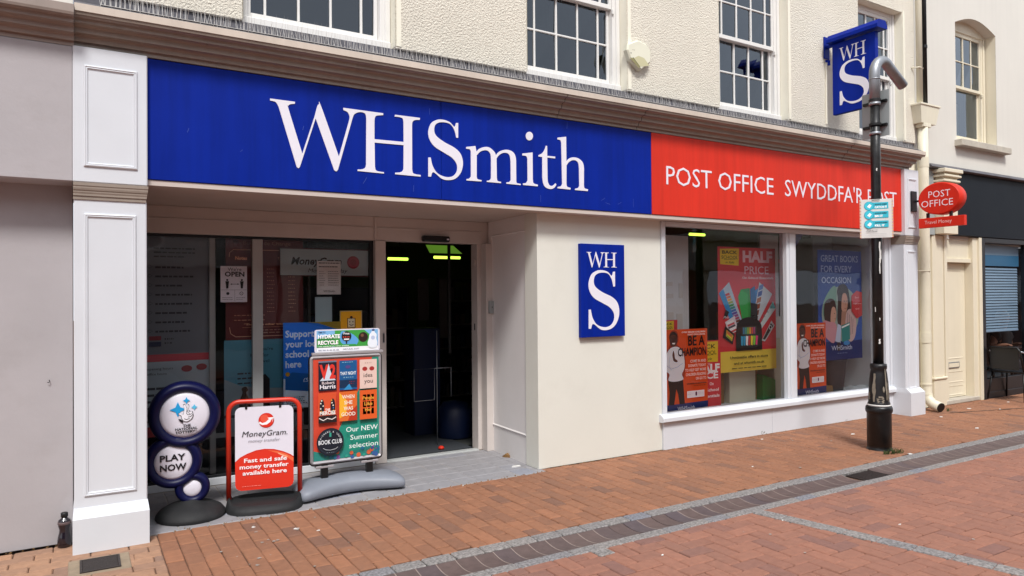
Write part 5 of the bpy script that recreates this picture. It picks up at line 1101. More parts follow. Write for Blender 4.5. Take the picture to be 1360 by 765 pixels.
# ------------------------------------------------------------------ window posters
def poster(name, label, cat, x0, x1, z0, z1, y, col, rz=0., group=None, thick=.004):
    t = thing(name, label, cat, ((x0 + x1) / 2, y, z0), rotz=rz, group=group); w = x1 - x0; h = z1 - z0
    m = MB(); m.box(-w / 2, w / 2, 0, thick, 0, h, .0005, col=col); obj('sheet', m, MATS['print'], t, world=False)
    return t, Art((-w / 2, -.0006, 0), (1, 0, 0), (0, 0, 1), w, h)
def champion(label, x0, x1, z0, z1, y, rz):
    t, A = poster('charity_poster', label, 'poster', x0, x1, z0, z1, y, '#cf4a16', rz)
    A.rect(0, 0, 1, 1, '#d24c17'); A.poly([(0, 0), (1, 0), (1, .13), (0, .12)], '#152a66')
    # figure: orange outline, white sweater, dark trousers, hands pressed together
    A.poly([(.02, .72, 0), (.1, .78, 0), (.14, .84, 0), (.12, .93, 0), (.2, .99, 0), (.3, .97, 0), (.33, .88, 0), (.30, .82, 0), (.42, .76, 0), (.48, .66, 0), (.47, .5, 0), (.4, .40, 0), (.06, .42, 0), (-.0, .55, 0)], '#8f2f10', smooth=True)
    A.poly([(.10, .12, 1), (.12, .26, 0), (.09, .42, 1), (.42, .42, 1), (.44, .28, 0), (.46, .12, 1), (.34, .12, 1), (.31, .24, 0), (.27, .30, 1), (.22, .12, 1)], '#15100f')
    A.poly([(.03, .54, 0), (.04, .68, 0), (.12, .77, 0), (.25, .80, 0), (.38, .77, 0), (.45, .68, 0), (.46, .55, 0), (.40, .47, 0), (.43, .41, 0), (.26, .39, 0), (.10, .41, 0), (.12, .48, 0)], '#dfe2e8', smooth=True)
    A.poly([(.20, .66, 0), (.19, .71, 0), (.215, .755, 0), (.235, .71, 0), (.25, .66, 0), (.30, .635, 0), (.29, .615, 0), (.22, .63, 0)], '#54362a', smooth=True); A.line([(.07, .58), (.16, .54), (.3, .56), (.42, .60)], .006, '#a9adb8'); A.line([(.14, .70), (.11, .60), (.16, .52)], .005, '#b4b8c2')
    A.disc(.215, .875, .055, '#4a2c20', .072); A.poly([(.13, .89, 0), (.14, .95, 0), (.21, .975, 0), (.29, .95, 0), (.30, .89, 0), (.28, .925, 0), (.215, .94, 0), (.15, .925, 0)], '#120d0c', smooth=True); A.poly([(.18, .845), (.255, .845), (.24, .828), (.195, .828)], '#efe9e4'); A.disc(.19, .89, .006, '#120d0c', .004); A.disc(.245, .89, .006, '#120d0c', .004); A.poly([(.21, .885), (.225, .885), (.235, .86), (.20, .86)], '#3a2018')
    A.text('BE A', .93, .805, .105, '#170f12', w=.255, align='r', bold=.02); A.text('CHAMPION', .96, .685, .085, '#170f12', w=.43, align='r', bold=.02)
    A.text('OVER 383,000 CHILDREN', .94, .955, .016, '#f6e8e0', w=.36, align='r', bold=.03); A.text("DON'T OWN A BOOK", .94, .925, .016, '#f6e8e0', w=.27, align='r', bold=.03)
    for i, (s, w_) in enumerate((('COME IN AND', .24), ('DONATE TODAY', .27), ('TO HELP GET MORE', .32), ('CHILDREN READING', .31), ('OR GO TO', .16))): A.text(s, .95, .60 - i * .052, .030, '#f6e8e0', w=w_, align='r', bold=.01)
    A.text('whsmith.co.uk/donate', .95, .345, .014, '#2a1410', w=.3, align='r', bold=.03); A.rows(.66, .93, .315, .33, 1, '#2a1410', jag=0)
    A.rect(.5, .185, .9, .265, '#efe9ec'); A.rows(.53, .66, .215, .24, 1, '#8d7d86', jag=0); A.rect(.69, .205, .73, .25, '#5a2a4a'); A.rows(.76, .87, .21, .24, 2, '#8d7d86', jag=0)
    A.text('WHSmith', .28, .045, .045, '#dfe4f2', w=.26); A.done('print_layer', t, MATS['print_brightened'], world=False)
champion('orange Be a Champion poster in the left pane behind the display glass', 5.385, 6.045, .31, 1.24, .16, 0)
champion('orange Be a Champion poster in the right pane beside the blue poster', 7.57, 8.165, .325, 1.25, .16, 0)
def sticky(A, x0, y0, x1, y1, k=1.):
    A.poly([(x0, y0 + .006), (x1 - .01, y0 - .004), (x1, y1), (x0 - .004, y1 - .008)], '#d8b92c'); w = (x1 - x0) * A.W; h = (y1 - y0) * A.H
    A.text('BACK', (x0 + x1) / 2, y0 + (y1 - y0) * .66, h * .19, '#16140c', w=w * .78, align='c', bold=.015); A.text('SCHOOL', (x0 + x1) / 2, y0 + (y1 - y0) * .36, h * .19, '#16140c', w=w * .86, align='c', bold=.0); A.line([(x0 + (x1 - x0) * .2, y0 + (y1 - y0) * .31), (x0 + (x1 - x0) * .8, y0 + (y1 - y0) * .35)], h * .02, '#16140c'); A.text('in Style', (x0 + x1) / 2, y0 + (y1 - y0) * .1, h * .12, '#16140c', w=w * .45, align='c', shear=.3)
# big half price poster
t, A = poster('half_price_poster', 'tall red half price poster of school supplies hanging behind the glass', 'poster', 6.375, 7.385, .70, 2.18, .30, '#b92f35')
A.rect(0, 0, 1, 1, '#c5343c'); A.rect(0, 0, 1, .165, '#dcc24a'); sticky(A, .04, .855, .36, .99)
A.text('HALF', .68, .885, .125, '#dcb4bc', w=.53, align='c', bold=.05); A.text('PRICE', .66, .785, .095, '#d8b8c4', w=.43, align='c', bold=.0); A.text('On School Essentials', .68, .745, .026, '#ecd9dc', w=.56, align='c', bold=.02)
def card(pts, col, bars=None):
    A.poly(pts, col)
    if bars:
        (ax, ay), (bx, by), (cx_, cy_), (dx, dy) = pts; n = len(bars)
        for i, c in enumerate(bars):
            u0, u1 = .06 + .88 * i / n, .06 + .88 * (i + .8) / n
            def L(u, v): return (ax + (bx - ax) * u + (dx - ax) * v, ay + (by - ay) * u + (dy - ay) * v)
            A.poly([L(.12, u0), L(.88, u0), L(.88, u1), L(.12, u1)], c, lay=(i == 0))
pens = ['#b53a3a', '#c8673a', '#d49a3a', '#8a9a3a', '#3a8a4a', '#3a8a8a', '#3a6aaa', '#5a4a9a', '#8a4a8a', '#a04a6a', '#6a3a2a', '#4a4a4a']
A.poly([(.38, .66), (.53, .67), (.56, .40), (.46, .36)], '#1c8a3a'); A.poly([(.33, .60), (.38, .66), (.5, .62), (.5, .36), (.42, .34)], '#2aa048'); A.poly([(.54, .66), (.62, .69), (.68, .44), (.56, .40)], '#1a5f96'); A.poly([(.62, .65), (.72, .68), (.70, .42)], '#2a7ab6')
card([(.25, .34), (.42, .37), (.18, .72), (.01, .63)], '#a9bed0', pens[::-1]); A.poly([(.01, .63), (.08, .665), (.30, .36), (.25, .34)], '#2a86c2')
card([(.56, .36), (.66, .38), (.93, .62), (.70, .72)], '#b8c0c8', ['#6a3020', '#7a3a24', '#8a4428', '#9a5a30', '#34549a', '#4a74b4']); 
A.poly([(.53, .36), (.66, .38), (.66, .54), (.55, .55)], '#23282e'); 
for i in range(4):
    for j in range(3): A.rect(.555 + j * .03, .38 + i * .02, .577 + j * .03, .392 + i * .02, '#9aa0a6', lay=False)
A.poly([(.66, .34), (.72, .33), (.99, .50), (.94, .56)], '#c9d4d6'); A.poly([(.88, .50), (.99, .50), (.94, .56)], '#58b4b8')
for i, c in enumerate('DRAW'): A.text(c, .72 + i * .05, .395 + i * .035, .035, '#55707a', bold=.0)
card([(.17, .30), (.32, .33), (.26, .45), (.10, .40)], '#d0ccd2', ['#b43a3a', '#eae6ea', '#3a3a44', '#c4505a', '#e4e0e4']); A.poly([(.07, .42), (.13, .44), (.17, .48), (.11, .50)], '#18181c'); A.text('Pritt', .075, .43, .026, '#e4e4e8', w=.1, shear=.4)
A.poly([(.06, .28), (.22, .22), (.26, .30), (.10, .37)], '#15161a'); card([(.11, .29), (.21, .245), (.235, .29), (.12, .34)], '#c8a03a', ['#5fae3a', '#d8d23a', '#d2762a', '#c4344a'])
A.poly([(.28, .165, 1), (.28, .30, 0), (.30, .38, 0), (.38, .42, 0), (.5, .435, 0), (.62, .42, 0), (.71, .38, 0), (.73, .30, 0), (.73, .165, 1)], '#101114', smooth=True); A.poly([(.37, .20), (.66, .20), (.66, .30), (.37, .30)], '#1c1d22')
card([(.38, .29), (.38, .36), (.63, .36), (.63, .29)], '#2a3a3a', ['#3a7aa0', '#4aa08a', '#8ab04a', '#d8a03a', '#c4504a', '#a04a7a'])
for i, c in enumerate(['#2f9ac4', '#2f9ac4', '#eaeaea', '#c83a3a', '#e8d23a', '#7ac83a', '#d83a7a']): A.poly([(.36 + i * .042, .21), (.39 + i * .042, .205), (.40 + i * .043, .28), (.36 + i * .043, .285)], c, lay=(i == 0))
card([(.72, .24), (.78, .23), (.96, .36), (.90, .40)], '#b8bcc0', None); A.poly([(.74, .25), (.78, .245), (.93, .355), (.89, .38)], '#16181c'); A.disc(.88, .345, .028, '#c8ccd0'); A.disc(.88, .345, .018, '#16181c')
A.text('Unmissable offers in store', .5, .105, .030, '#1b180c', w=.66, align='c', bold=.02); A.text('and at whsmith.co.uk', .5, .058, .030, '#1b180c', w=.53, align='c', bold=.02); A.rows(.2, .8, .02, .035, 1, '#6a5c28', jag=0, th=.5); A.done('print_layer', t, MATS['print_brightened'], world=False)
t, A = poster('half_price_standee', 'narrow red half price card standing behind the orange poster', 'poster', 5.80, 6.385, .315, 1.09, .28, '#b92f35')
A.rect(0, 0, 1, 1, '#c8333b'); sticky(A, .28, .68, .93, .985); A.text('UP TO', .60, .635, .022, '#efdfe2', w=.12, align='c'); A.text('HALF', .965, .535, .085, '#f2e8ea', w=.38, align='r', bold=.05); A.text('PRICE', .92, .435, .075, '#f2e8ea', w=.42, align='r', bold=.03); A.text('On', .68, .335, .034, '#efdfe2', bold=.02); A.text('School', .93, .245, .034, '#efdfe2', w=.2, align='r', bold=.02); A.text('Essentials', .95, .155, .034, '#efdfe2', w=.3, align='r', bold=.02); A.done('print_layer', t, MATS['print_brightened'], world=False)
t, A = poster('show_card', 'red card with a yellow note peeping above the orange poster', 'poster', 5.50, 5.80, .315, 1.335, .36, '#b92f35', rz=rad(6)); A.rect(0, 0, 1, 1, '#c8333b'); sticky(A, .05, .86, .8, .99); A.done('print_layer', t, MATS['print_brightened'], world=False)
# blue occasion poster
t, A = poster('occasion_poster', 'tall blue poster of a woman and child reading hanging in the right pane', 'poster', 8.20, 9.14, .74, 2.19, .29, '#173a82')
A.rect(0, 0, 1, 1, '#16408c'); A.rect(0, 0, 1, .17, '#132c66'); A.poly([(0, .17), (1, .17), (1, .40), (.7, .3), (.3, .27), (0, .42)], '#1d4fa2')
A.text('GREAT BOOKS', .07, .895, .085, '#8fa2c0', w=.80, bold=.01); A.text('FOR EVERY', .07, .80, .085, '#93a6c8', w=.66, bold=.01); A.text('OCCASION', .08, .70, .080, '#a9bad6', w=.63, bold=.01)
A.disc(.50, .42, .40, '#8fa49a', .365, n=40); A.poly([(.1, .42, 0), (.14, .55, 0), (.3, .66, 0), (.4, .66, 0), (.38, .5, 0), (.2, .4, 0)], '#6f9a88', smooth=True)
A.poly([(.44, .55, 0), (.42, .62, 0), (.47, .68, 0), (.60, .69, 0), (.68, .64, 0), (.72, .52, 0), (.74, .40, 0), (.66, .30, 0), (.5, .28, 0), (.42, .36, 0)], '#2a1c1a', smooth=True)
A.poly([(.52, .52, 0), (.55, .60, 0), (.63, .60, 0), (.665, .52, 0), (.63, .44, 0), (.57, .42, 0), (.52, .46, 0)], '#c09078', smooth=True); A.poly([(.52, .44), (.63, .44), (.68, .34), (.5, .30)], '#a87a64')
A.poly([(.64, .44, 0), (.80, .45, 0), (.86, .34, 0), (.82, .2, 0), (.7, .16, 0), (.6, .26, 0)], '#c4a8a4', smooth=True)
for i in range(4): A.line([(.66 + i * .04, .43 - i * .02), (.64 + i * .04, .2 + i * .01)], .008, '#7a5a5a')
A.poly([(.12, .42, 0), (.14, .52, 0), (.24, .56, 0), (.36, .54, 0), (.40, .44, 0), (.38, .36, 0), (.28, .33, 0), (.16, .34, 0)], '#33211c', smooth=True); A.poly([(.26, .36, 0), (.29, .47, 0), (.36, .48, 0), (.395, .42, 0), (.36, .34, 0), (.30, .33, 0)], '#c79a82', smooth=True)
A.poly([(.10, .36, 0), (.12, .24, 0), (.22, .18, 0), (.34, .16, 0), (.40, .28, 0), (.36, .34, 0), (.24, .35, 0)], '#c48a94', smooth=True); A.poly([(.36, .17), (.42, .33), (.50, .31), (.48, .15)], '#b9c4da'); A.poly([(.50, .31), (.70, .34), (.70, .18), (.52, .16)], '#15807c'); A.poly([(.51, .30), (.69, .33), (.69, .315), (.51, .285)], '#e4ece8'); A.disc(.44, .12, .05, '#3a3034', .06); A.disc(.62, .15, .07, '#3f86c4', .03)
for s, a_ in ((.575, .0), (.635, .0)): A.disc(s, .535, .012, '#3a2420', .005)
A.line([(.575, .47), (.60, .462), (.63, .474)], .006, '#8a4438'); A.line([(.605, .53), (.60, .50), (.615, .495)], .004, '#94684f'); A.disc(.345, .425, .009, '#3a2420', .005); A.line([(.34, .375), (.365, .378)], .005, '#94483c')
A.poly([(.74, .585), (.86, .63), (.99, .615), (.99, .40), (.86, .37), (.74, .44)], '#c02f33'); A.text('Don\'t', .87, .56, .022, '#f0c9c9', w=.09, align='c'); A.text('forget your', .87, .505, .02, '#f0c9c9', w=.19, align='c'); A.text('card', .87, .455, .022, '#f0c9c9', w=.08, align='c')
A.text('WHSmith', .5, .09, .06, '#c9d3e8', w=.44, align='c'); A.rows(.4, .62, .055, .065, 1, '#93a6c8', jag=0); A.done('print_layer', t, MATS['print_brightened'], world=False)
# purple corner banner
t = thing('hanging_banner', 'pale purple pointed banner hanging in the top corner of the right pane', 'banner', (7.6, .2, 1.95)); v, f = shape2d([[(7.37, 2.37), (7.80, 2.37), (7.44, 1.99), (7.37, 1.93)]], .002); m = MB(); m.add([(a, .2 + c, b) for a, b, c in v], f, '#5a5aa8'); obj('cloth', m, MATS['print'], t)
# boards and boxes in the display
def board(name, label, x0, x1, y0, y1, z0, z1, mat, cat='display panel', b=.004):
    t = thing(name, label, cat, ((x0 + x1) / 2, (y0 + y1) / 2, z0)); m = MB(); m.box(x0, x1, y0, y1, z0, z1, b); obj('panel', m, MATS[mat], t); return t
t = board('backing_board', 'tall pale panel with small cards at the left end of the display', 5.28, 6.06, .45, .48, .301, 2.30, 'board_pale')
for i, (a, z, w_, h_) in enumerate([(5.70, 1.72, .10, .045), (5.90, 1.58, .055, .17), (5.70, 1.58, .11, .05), (5.72, 1.24, .09, .18), (5.86, 1.22, .09, .18), (5.74, 1.0, .09, .18)]):
    m = MB(); m.box(a, a + w_, .444, .449, z, z + h_); obj('card', m, MATS['card_white'], t)
board('display_cupboard', 'cream low cupboard under the hanging red poster', 6.72, 7.18, .45, .70, .301, .76, 'board_cream', 'cupboard')
board('display_cupboard', 'cream cupboard against the window mullion with papers on top', 7.50, 7.76, .42, .70, .301, 1.05, 'board_cream', 'cupboard')
board('brown_post', 'narrow brown wooden post behind the red poster', 7.22, 7.28, .50, .56, .301, 1.4, 'wood', 'post')
board('brown_post', 'narrow brown wooden post left of the low cream cupboard', 6.62, 6.68, .50, .56, .301, 1.4, 'wood', 'post')
t = thing('green_box', 'bright green cardboard box with sloping flap under the red poster', 'box', (7.5, .5, .30)); m = MB(); m.add([(7.26, .40, .301), (7.49, .40, .301), (7.49, .58, .301), (7.26, .58, .301), (7.26, .40, .62), (7.49, .40, .54), (7.49, .58, .54), (7.26, .58, .62)], [(0, 1, 5, 4), (1, 2, 6, 5), (2, 3, 7, 6), (3, 0, 4, 7), (0, 1, 2, 3)]); obj('carton', m, MATS['box_green'], t)
board('stacked_papers', 'pale stack of leaflets standing on the cream cupboard', 7.52, 7.72, .44, .56, 1.052, 1.33, 'card_white', 'papers')
board('backing_board', 'grey panel left inside the right display pane', 7.62, 7.98, .72, .75, .301, 2.4, 'board_pale')
board('backing_board', 'tall white panel at the right end of the display', 9.20, 9.33, .2, 1.6, .301, 2.44, 'board_pale')
board('backing_board', 'wide pale panel behind the blue reading poster', 8.75, 9.19, .75, .79, .301, 2.44, 'board_pale')
board('orange_reflection_strip', 'orange strip imitating a sign reflection high behind the purple banner', 7.6, 9.2, 1.40, 1.45, 2.08, 2.13, 'sign_red', 'shelf')  # solid strip added to imitate an orange sign reflected in the glass
t = thing('grey_bin', 'dark grey tapered waste bin under the blue reading poster', 'bin', (8.66, .45, .30)); m = MB(); m.smooth = True; m.lathe([(.15, .301), (.16, .31), (.21, .72), (.22, .74), (.20, .74), (.15, .33), (0, .33)], (8.66, .45, 0), 28); obj('tub', m, MATS['slate'], t)
for i, (a, b, l_) in enumerate([(8.22, .30, 'left'), (8.40, .33, 'right')]):
    t = thing('wooden_block_box', f'small {("open", "closed")[i]} wooden box on the display floor by the grey bin', 'box', (a + .08, b + .05, .301)); m = MB(); m.box(a, a + .16, b, b + .12, .302, .40, .006); obj('box', m, MATS['wood'], t)
    if i == 0: m = MB(); m.box(a + .02, a + .14, b + .02, b + .10, .4005, .403); obj('inside', m, MATS['black'], t)
t = thing('open_book', 'open white book lying on the display floor in front of the bin', 'book', (8.45, .2, .302)); m = MB(); m.sweep([(8.32, .303), (8.32, .312), (8.40, .322), (8.45, .312), (8.50, .322), (8.58, .312), (8.58, .303)], .14, .30, 'y'); obj('pages', m, MATS['card_white'], t)
t = thing('crumpled_cloth', 'crumpled grey cloth lying at the right end of the display floor', 'cloth', (9.0, .25, .302)); m = MB(); m.smooth = True; q = random.Random(6)
v = [(8.78 + i * .045, .14 + j * .045, .303 + (0 if i in (0, 8) or j in (0, 5) else q.uniform(.02, .09))) for i in range(9) for j in range(6)]; m.add(v, [(i * 6 + j, (i + 1) * 6 + j, (i + 1) * 6 + j + 1, i * 6 + j + 1) for i in range(8) for j in range(5)]); obj('cloth', m, MATS['board_pale'], t)
# ------------------------------------------------------------------ behind the left screen
G1 = GY + .022
t, A = poster('opening_notice', "white We're Open social distancing notice taped inside the dark glazing", 'notice', 1.062, 1.285, 1.585, 1.905, G1, '#c9c6cc')
A.rect(0, 0, 1, 1, '#cfccd2'); A.text("We're", .53, .865, .030, '#2a2a30', w=.115, align='c'); A.text('OPEN', .53, .715, .040, '#15151a', w=.165, align='c', bold=.03)
for x in (.25, .80): A.disc(x, .615, .009, '#15151a'); A.poly([(x - .07, .58), (x + .07, .58), (x + .05, .48), (x + .04, .38), (x - .04, .38), (x - .05, .48)], '#15151a')
A.line([(.38, .50), (.68, .50)], .003, '#15151a'); A.poly([(.36, .5), (.43, .52), (.43, .48)], '#15151a'); A.poly([(.70, .5), (.63, .52), (.63, .48)], '#15151a'); A.line([(.02, .34), (.98, .34)], .002, '#55555c'); A.line([(.53, .34), (.53, .02)], .002, '#55555c'); A.disc(.27, .24, .013, '#2a2a30'); A.disc(.78, .24, .016, '#2a2a30'); A.disc(.78, .24, .012, '#cfccd2'); A.line([(.73, .27), (.83, .21)], .003, '#2a2a30'); A.rows(.06, .46, .05, .15, 2, '#8a8a92'); A.rows(.58, .95, .05, .15, 2, '#8a8a92', seed=4); A.done('print_layer', t, MATS['print_brightened'], world=False)
t, A = poster('hours_notice', 'white opening hours sheet taped over the MoneyGram panel', 'notice', 1.912, 2.142, 1.648, 1.965, G1 - .001, '#c9c6c4')
A.rect(0, 0, 1, 1, '#cfccca'); A.rows(.08, .95, .91, .97, 1, '#4a4a4a', jag=0, th=.5); A.rows(.08, .9, .80, .86, 1, '#4a4a4a', th=.5)
for i in range(7): y = .67 - i * .068; A.rows(.1, .36, y, y + .04, 1, '#5a5a5a', seed=i); A.rows(.46, .92, y, y + .04, 1, '#5a5a5a', jag=.08, seed=i + 20)
A.text('WHSmith', .5, .07, .018, '#44464c', w=.11, align='c'); A.done('print_layer', t, MATS['print_brightened'], world=False)
t, A = poster('blank_sheet', 'plain pale sheet taped below the opening hours sheet', 'notice', 1.895, 2.055, 1.39, 1.625, G1, '#9fb0b4')
A.rect(0, 0, 1, 1, '#a4b4b8'); A.done('print_layer', t, MATS['print_brightened'], world=False)
t, A = poster('smiley_sticker', 'yellow sticker with smiling clipboard face in the screen corner', 'sticker', 2.13, 2.352, 1.275, 1.492, G1 - .001, '#d8cfa0')
A.rect(.04, .04, .96, .96, '#f0bc20'); A.line([(.34, .24), (.68, .24), (.68, .66), (.34, .66)], .008, '#3a2c14', close=True); A.rect(.36, .26, .66, .64, '#e6dcc4'); A.disc(.51, .70, .014, '#3a2c14'); A.disc(.44, .50, .006, '#3a2c14'); A.disc(.58, .50, .006, '#3a2c14'); A.line([(.42, .40), (.47, .35), (.55, .35), (.60, .40)], .006, '#3a2c14'); A.done('print_layer', t, MATS['print_brightened'], world=False)
t, A = poster('school_poster', 'blue Support your local school here poster behind the book board', 'poster', 1.60, 2.14, .60, 1.39, G1, '#17569c')
A.rect(0, 0, 1, 1, '#2a86e0'); A.poly([(.35, 1), (1, 1), (1, .90), (.8, .93), (.6, .98)], '#a58f2a'); A.poly([(.3, 1), (.55, .96), (1, .86), (1, .89), (.6, .985), (.4, 1)], '#1d7ad0')
for i, s in enumerate(('Support', 'your local', 'school', 'here')): A.text(s, .035, .83 - i * .118, .060, '#e4f2fc', w=(.265, .33, .215, .145)[i], bold=.03)
A.poly([(0, .35), (.2, .34), (.55, .30), (1, .36), (1, 0), (0, 0)], '#dfeef8'); A.poly([(.03, .36), (.14, .42), (.56, .38), (.5, .18), (.03, .22)], '#1a70b8'); A.text('£5', .33, .30, .035, '#cfe2f2', bold=.02); A.disc(.07, .40, .02, '#c9a02c'); A.poly([(.55, .44), (.8, .46), (.82, .36), (.58, .34)], '#7a2c5c'); A.text('£1', .62, .38, .035, '#e8d8e6', bold=.02)
A.rows(.04, .40, .02, .14, 5, '#46586a', seed=8); A.disc(.66, .17, .016, '#122a4a'); A.poly([(.60, .14, 0), (.56, .17, 0), (.6, .10, 0), (.62, .0, 0), (.72, .0, 0), (.73, .14, 0), (.68, .15, 0)], '#122a4a', smooth=True); A.done('print_layer', t, MATS['print_brightened'], world=False)
G2 = GY + .085
t, A = poster('money_transfer_poster', 'pale MoneyGram panel with red border hanging behind the glass', 'panel', 1.575, 2.45, 1.82, 2.085, GY + .05, '#5c1c26')
A.rect(.01, .04, .985, .96, '#9fb0b4'); A.text('MoneyGram', .12, .42, .066, '#0d0f16', w=.48, shear=.25, bold=.03); A.text('Money in a day', .30, .14, .038, '#2c353a', w=.38, shear=.25); A.disc(.80, .52, .062, '#8a2430'); A.disc(.80, .52, .05, '#a03040'); A.disc(.80, .52, .032, '#8a2430'); A.done('print_layer', t, MATS['print_brightened'], world=False)
t, A = poster('bureau_poster', 'dark burgundy bureau de change rates panel with cream notes heading', 'panel', 1.115, 1.80, 1.245, 2.20, G2, '#2c0e10', thick=.01)
A.rect(0, 0, 1, 1, '#5c1a1a'); A.text('Bureau de Change', .22, .90, .034, '#8f6a5a', w=.42); A.disc(.13, .925, .035, '#6a3030', .022); A.disc(.13, .925, .031, '#3f1214', .018)
A.line([(.045, .78), (.05, .82), (.10, .85), (.92, .85), (.96, .83)], .006, '#c99a80'); A.line([(.045, .12), (.06, .06), (.12, .03), (.9, .03), (.95, .08)], .006, '#c99a80'); A.text('Notes', .12, .755, .030, '#f0b088', w=.10, bold=.03); A.text('Travel', .66, .765, .02, '#d89a80', w=.07); A.text('Card', .70, .73, .02, '#d89a80', w=.05)
for i in range(12): y = .66 - i * .037; A.rows(.52, .62, y, y + .02, 1, '#c98a70', jag=.2, seed=i); A.rows(.80, .90, y, y + .02, 1, '#e0a080', jag=.3, seed=i + 5)
for i in range(2): A.rows(.10, .5, .22 - i * .045, .24 - i * .045, 1, '#c98a70', seed=i + 31)
A.text('*There are other ways', .22, .135, .016, '#f0b088', w=.36, bold=.02); A.line([(.2, .115), (.9, .115)], .003, '#c98a70'); A.rows(.3, .9, .05, .10, 2, '#a87868', seed=44); A.done('print_layer', t, MATS['print_brightened'], world=False)
t, A = poster('services_poster', 'tall white services panel toned grey for dim light with ticked list and red band behind the glass', 'panel', .46, 1.00, .45, 2.19, G2, '#5b6068', thick=.01)
A.rect(0, 0, 1, 1, '#6a7078'); A.rect(0, .365, 1, .40, '#b83040'); A.rect(0, 0, 1, .364, '#9eacb4')  # white panel coloured grey: the dim light is put into its colour
for i in range(8): y = .83 - i * .045; A.line([(.06, y), (.09, y + .008), (.13, y), (.09, y - .008)], .003, '#22252a', close=True); A.rows(.17, .75, y - .016, y + .01, 1, '#33373e', seed=i)
A.rows(.15, .8, .87, .93, 3, '#30343b', seed=3); A.rect(.08, .47, .25, .49, '#7a2c34'); A.rect(.08, .44, .25, .462, '#232c48'); A.rows(.3, .44, .445, .485, 2, '#2c3038')
A.text('opening hours', .05, .325, .02, '#33383e', w=.2); A.text('office hours', .05, .30, .02, '#33383e', w=.15); A.disc(.62, .325, .043, '#8a2c34', .028); A.disc(.84, .33, .043, '#8a2c34', .028); A.rows(.05, .95, .06, .25, 6, '#3a4148', seed=12); A.rect(0, .0, 1, .05, '#a8323a'); A.done('print_layer', t, MATS['print_brightened'], world=False)
t, A = poster('travel_poster', 'teal travel advert panel showing two people on a beach', 'panel', 1.10, 1.80, .42, 1.242, G2 + .002, '#2b4650', thick=.01)
A.rect(0, 0, 1, 1, '#4f8fa4'); A.poly([(0, .58, 0), (.2, .50, 0), (.5, .46, 0), (1, .44, 0), (1, 0, 1), (0, 0, 1)], '#8598a0', smooth=False); A.text("You're", .42, .88, .028, '#16272e', w=.13); A.text('No.1 for', .32, .81, .028, '#16272e', w=.16); A.text('Travel', .37, .745, .028, '#16272e', w=.13); A.rows(.16, .62, .50, .66, 3, '#1d333c', th=.3, seed=2)
A.poly([(.20, .20, 0), (.18, .32, 0), (.22, .42, 0), (.21, .47, 0), (.26, .49, 0), (.29, .45, 0), (.27, .42, 0), (.31, .32, 0), (.32, .2, 0)], '#3a2c20', smooth=True); A.poly([(.47, .18), (.46, .5), (.42, .56), (.5, .62), (.56, .56), (.56, .18)], '#1c1c22'); A.rect(0, .16, 1, .19, '#2c3a40'); A.done('print_layer', t, MATS['print_brightened'], world=False)
board('back_counter', 'dark counter front inside behind the glazed screen', .45, 2.45, 1.6, 1.66, 0, .75, 'room_dark', 'counter')
board('cream_post', 'narrow pale post standing behind the dark glazing', 1.93, 1.96, 1.5, 1.53, 0, 2.3, 'room_wall', 'post')
# ------------------------------------------------------------------ inside the doorway
def ceiling_light(x, y, z, L_, label, on=True):
    t = thing('ceiling_light', label, 'ceiling light', (x, y, z), group='fluorescent lights inside the shop'); m = MB(); m.smooth = True; m.tube([(x - L_ / 2, y, z), (x + L_ / 2, y, z)], .022, 12); obj('tube', m, MATS['tube_lamp'], t)
    m = MB(); m.add([(x - L_ / 2 - .06, y + .03, z + .07), (x + L_ / 2 + .06, y + .03, z + .07), (x + L_ / 2 + .02, y + .28, z + .22), (x - L_ / 2 - .02, y + .28, z + .22)], [(0, 1, 2, 3)]); obj('reflector', m, MATS['lamp_tray_glow'] if on else MATS['room_wall'], t)
    m = MB(); m.box(x - L_ / 2, x - L_ / 2 + .02, y + .30, y + .32, z + .2, 2.72); m.box(x + L_ / 2 - .02, x + L_ / 2, y + .30, y + .32, z + .2, 2.72); obj('drop_rod', m, MATS['room_dark'], t)
ceiling_light(4.31, 5.0, 2.22, .33, 'short fluorescent tube seen through the doorway, left of the dark rail', on=False)
ceiling_light(5.17, 5.0, 2.26, .47, 'brighter green-yellow fluorescent tube seen through the doorway behind the dark rail')
ceiling_light(8.82, 3.0, 2.62, .34, 'fluorescent tube seen through the top of the left display pane', on=False)
def shelf_unit(x0, x1, y0, y1, h, label, seed):
    t = thing('shelf_unit', label, 'shelving', ((x0 + x1) / 2, (y0 + y1) / 2, 0)); q = random.Random(seed); m = MB(); m.box(x0, x1, y1 - .03, y1, 0, h); m.box(x0, x0 + .03, y0, y1 - .03, 0, h); m.box(x1 - .03, x1, y0, y1 - .03, 0, h); obj('carcass', m, MATS['room_dark'], t)
    n = int(h / .36)
    for i in range(n):
        z = .1 + i * .36; m = MB(); m.box(x0 + .031, x1 - .031, y0, y1 - .031, z, z + .02); sh = obj('shelf', m, MATS['room_wall'], t); m = MB(); x = x0 + .05
        while x < x1 - .12: w_ = q.uniform(.03, .1); hh = q.uniform(.15, .28); m.box(x, x + w_, y0 + .03, y1 - .06, z + .021, z + .02 + hh, col=q.choice(['#23304a', '#4a2a2a', '#3a3a3c', '#55503a', '#28402c', '#5a5a5c'])); x += w_ + q.uniform(.005, .03)
        obj('stock', m, MATS['print_matt'], sh)
shelf_unit(2.4, 3.9, 3.6, 4.0, 1.75, 'low shelf unit of stock just inside the dark doorway', 1); shelf_unit(4.6, 6.3, 4.2, 4.6, 1.9, 'shelf unit of stock deeper in the shop behind the doorway', 2); shelf_unit(6.6, 8.6, 3.3, 3.7, 1.8, 'shelf unit of stock behind the display window posters', 3)
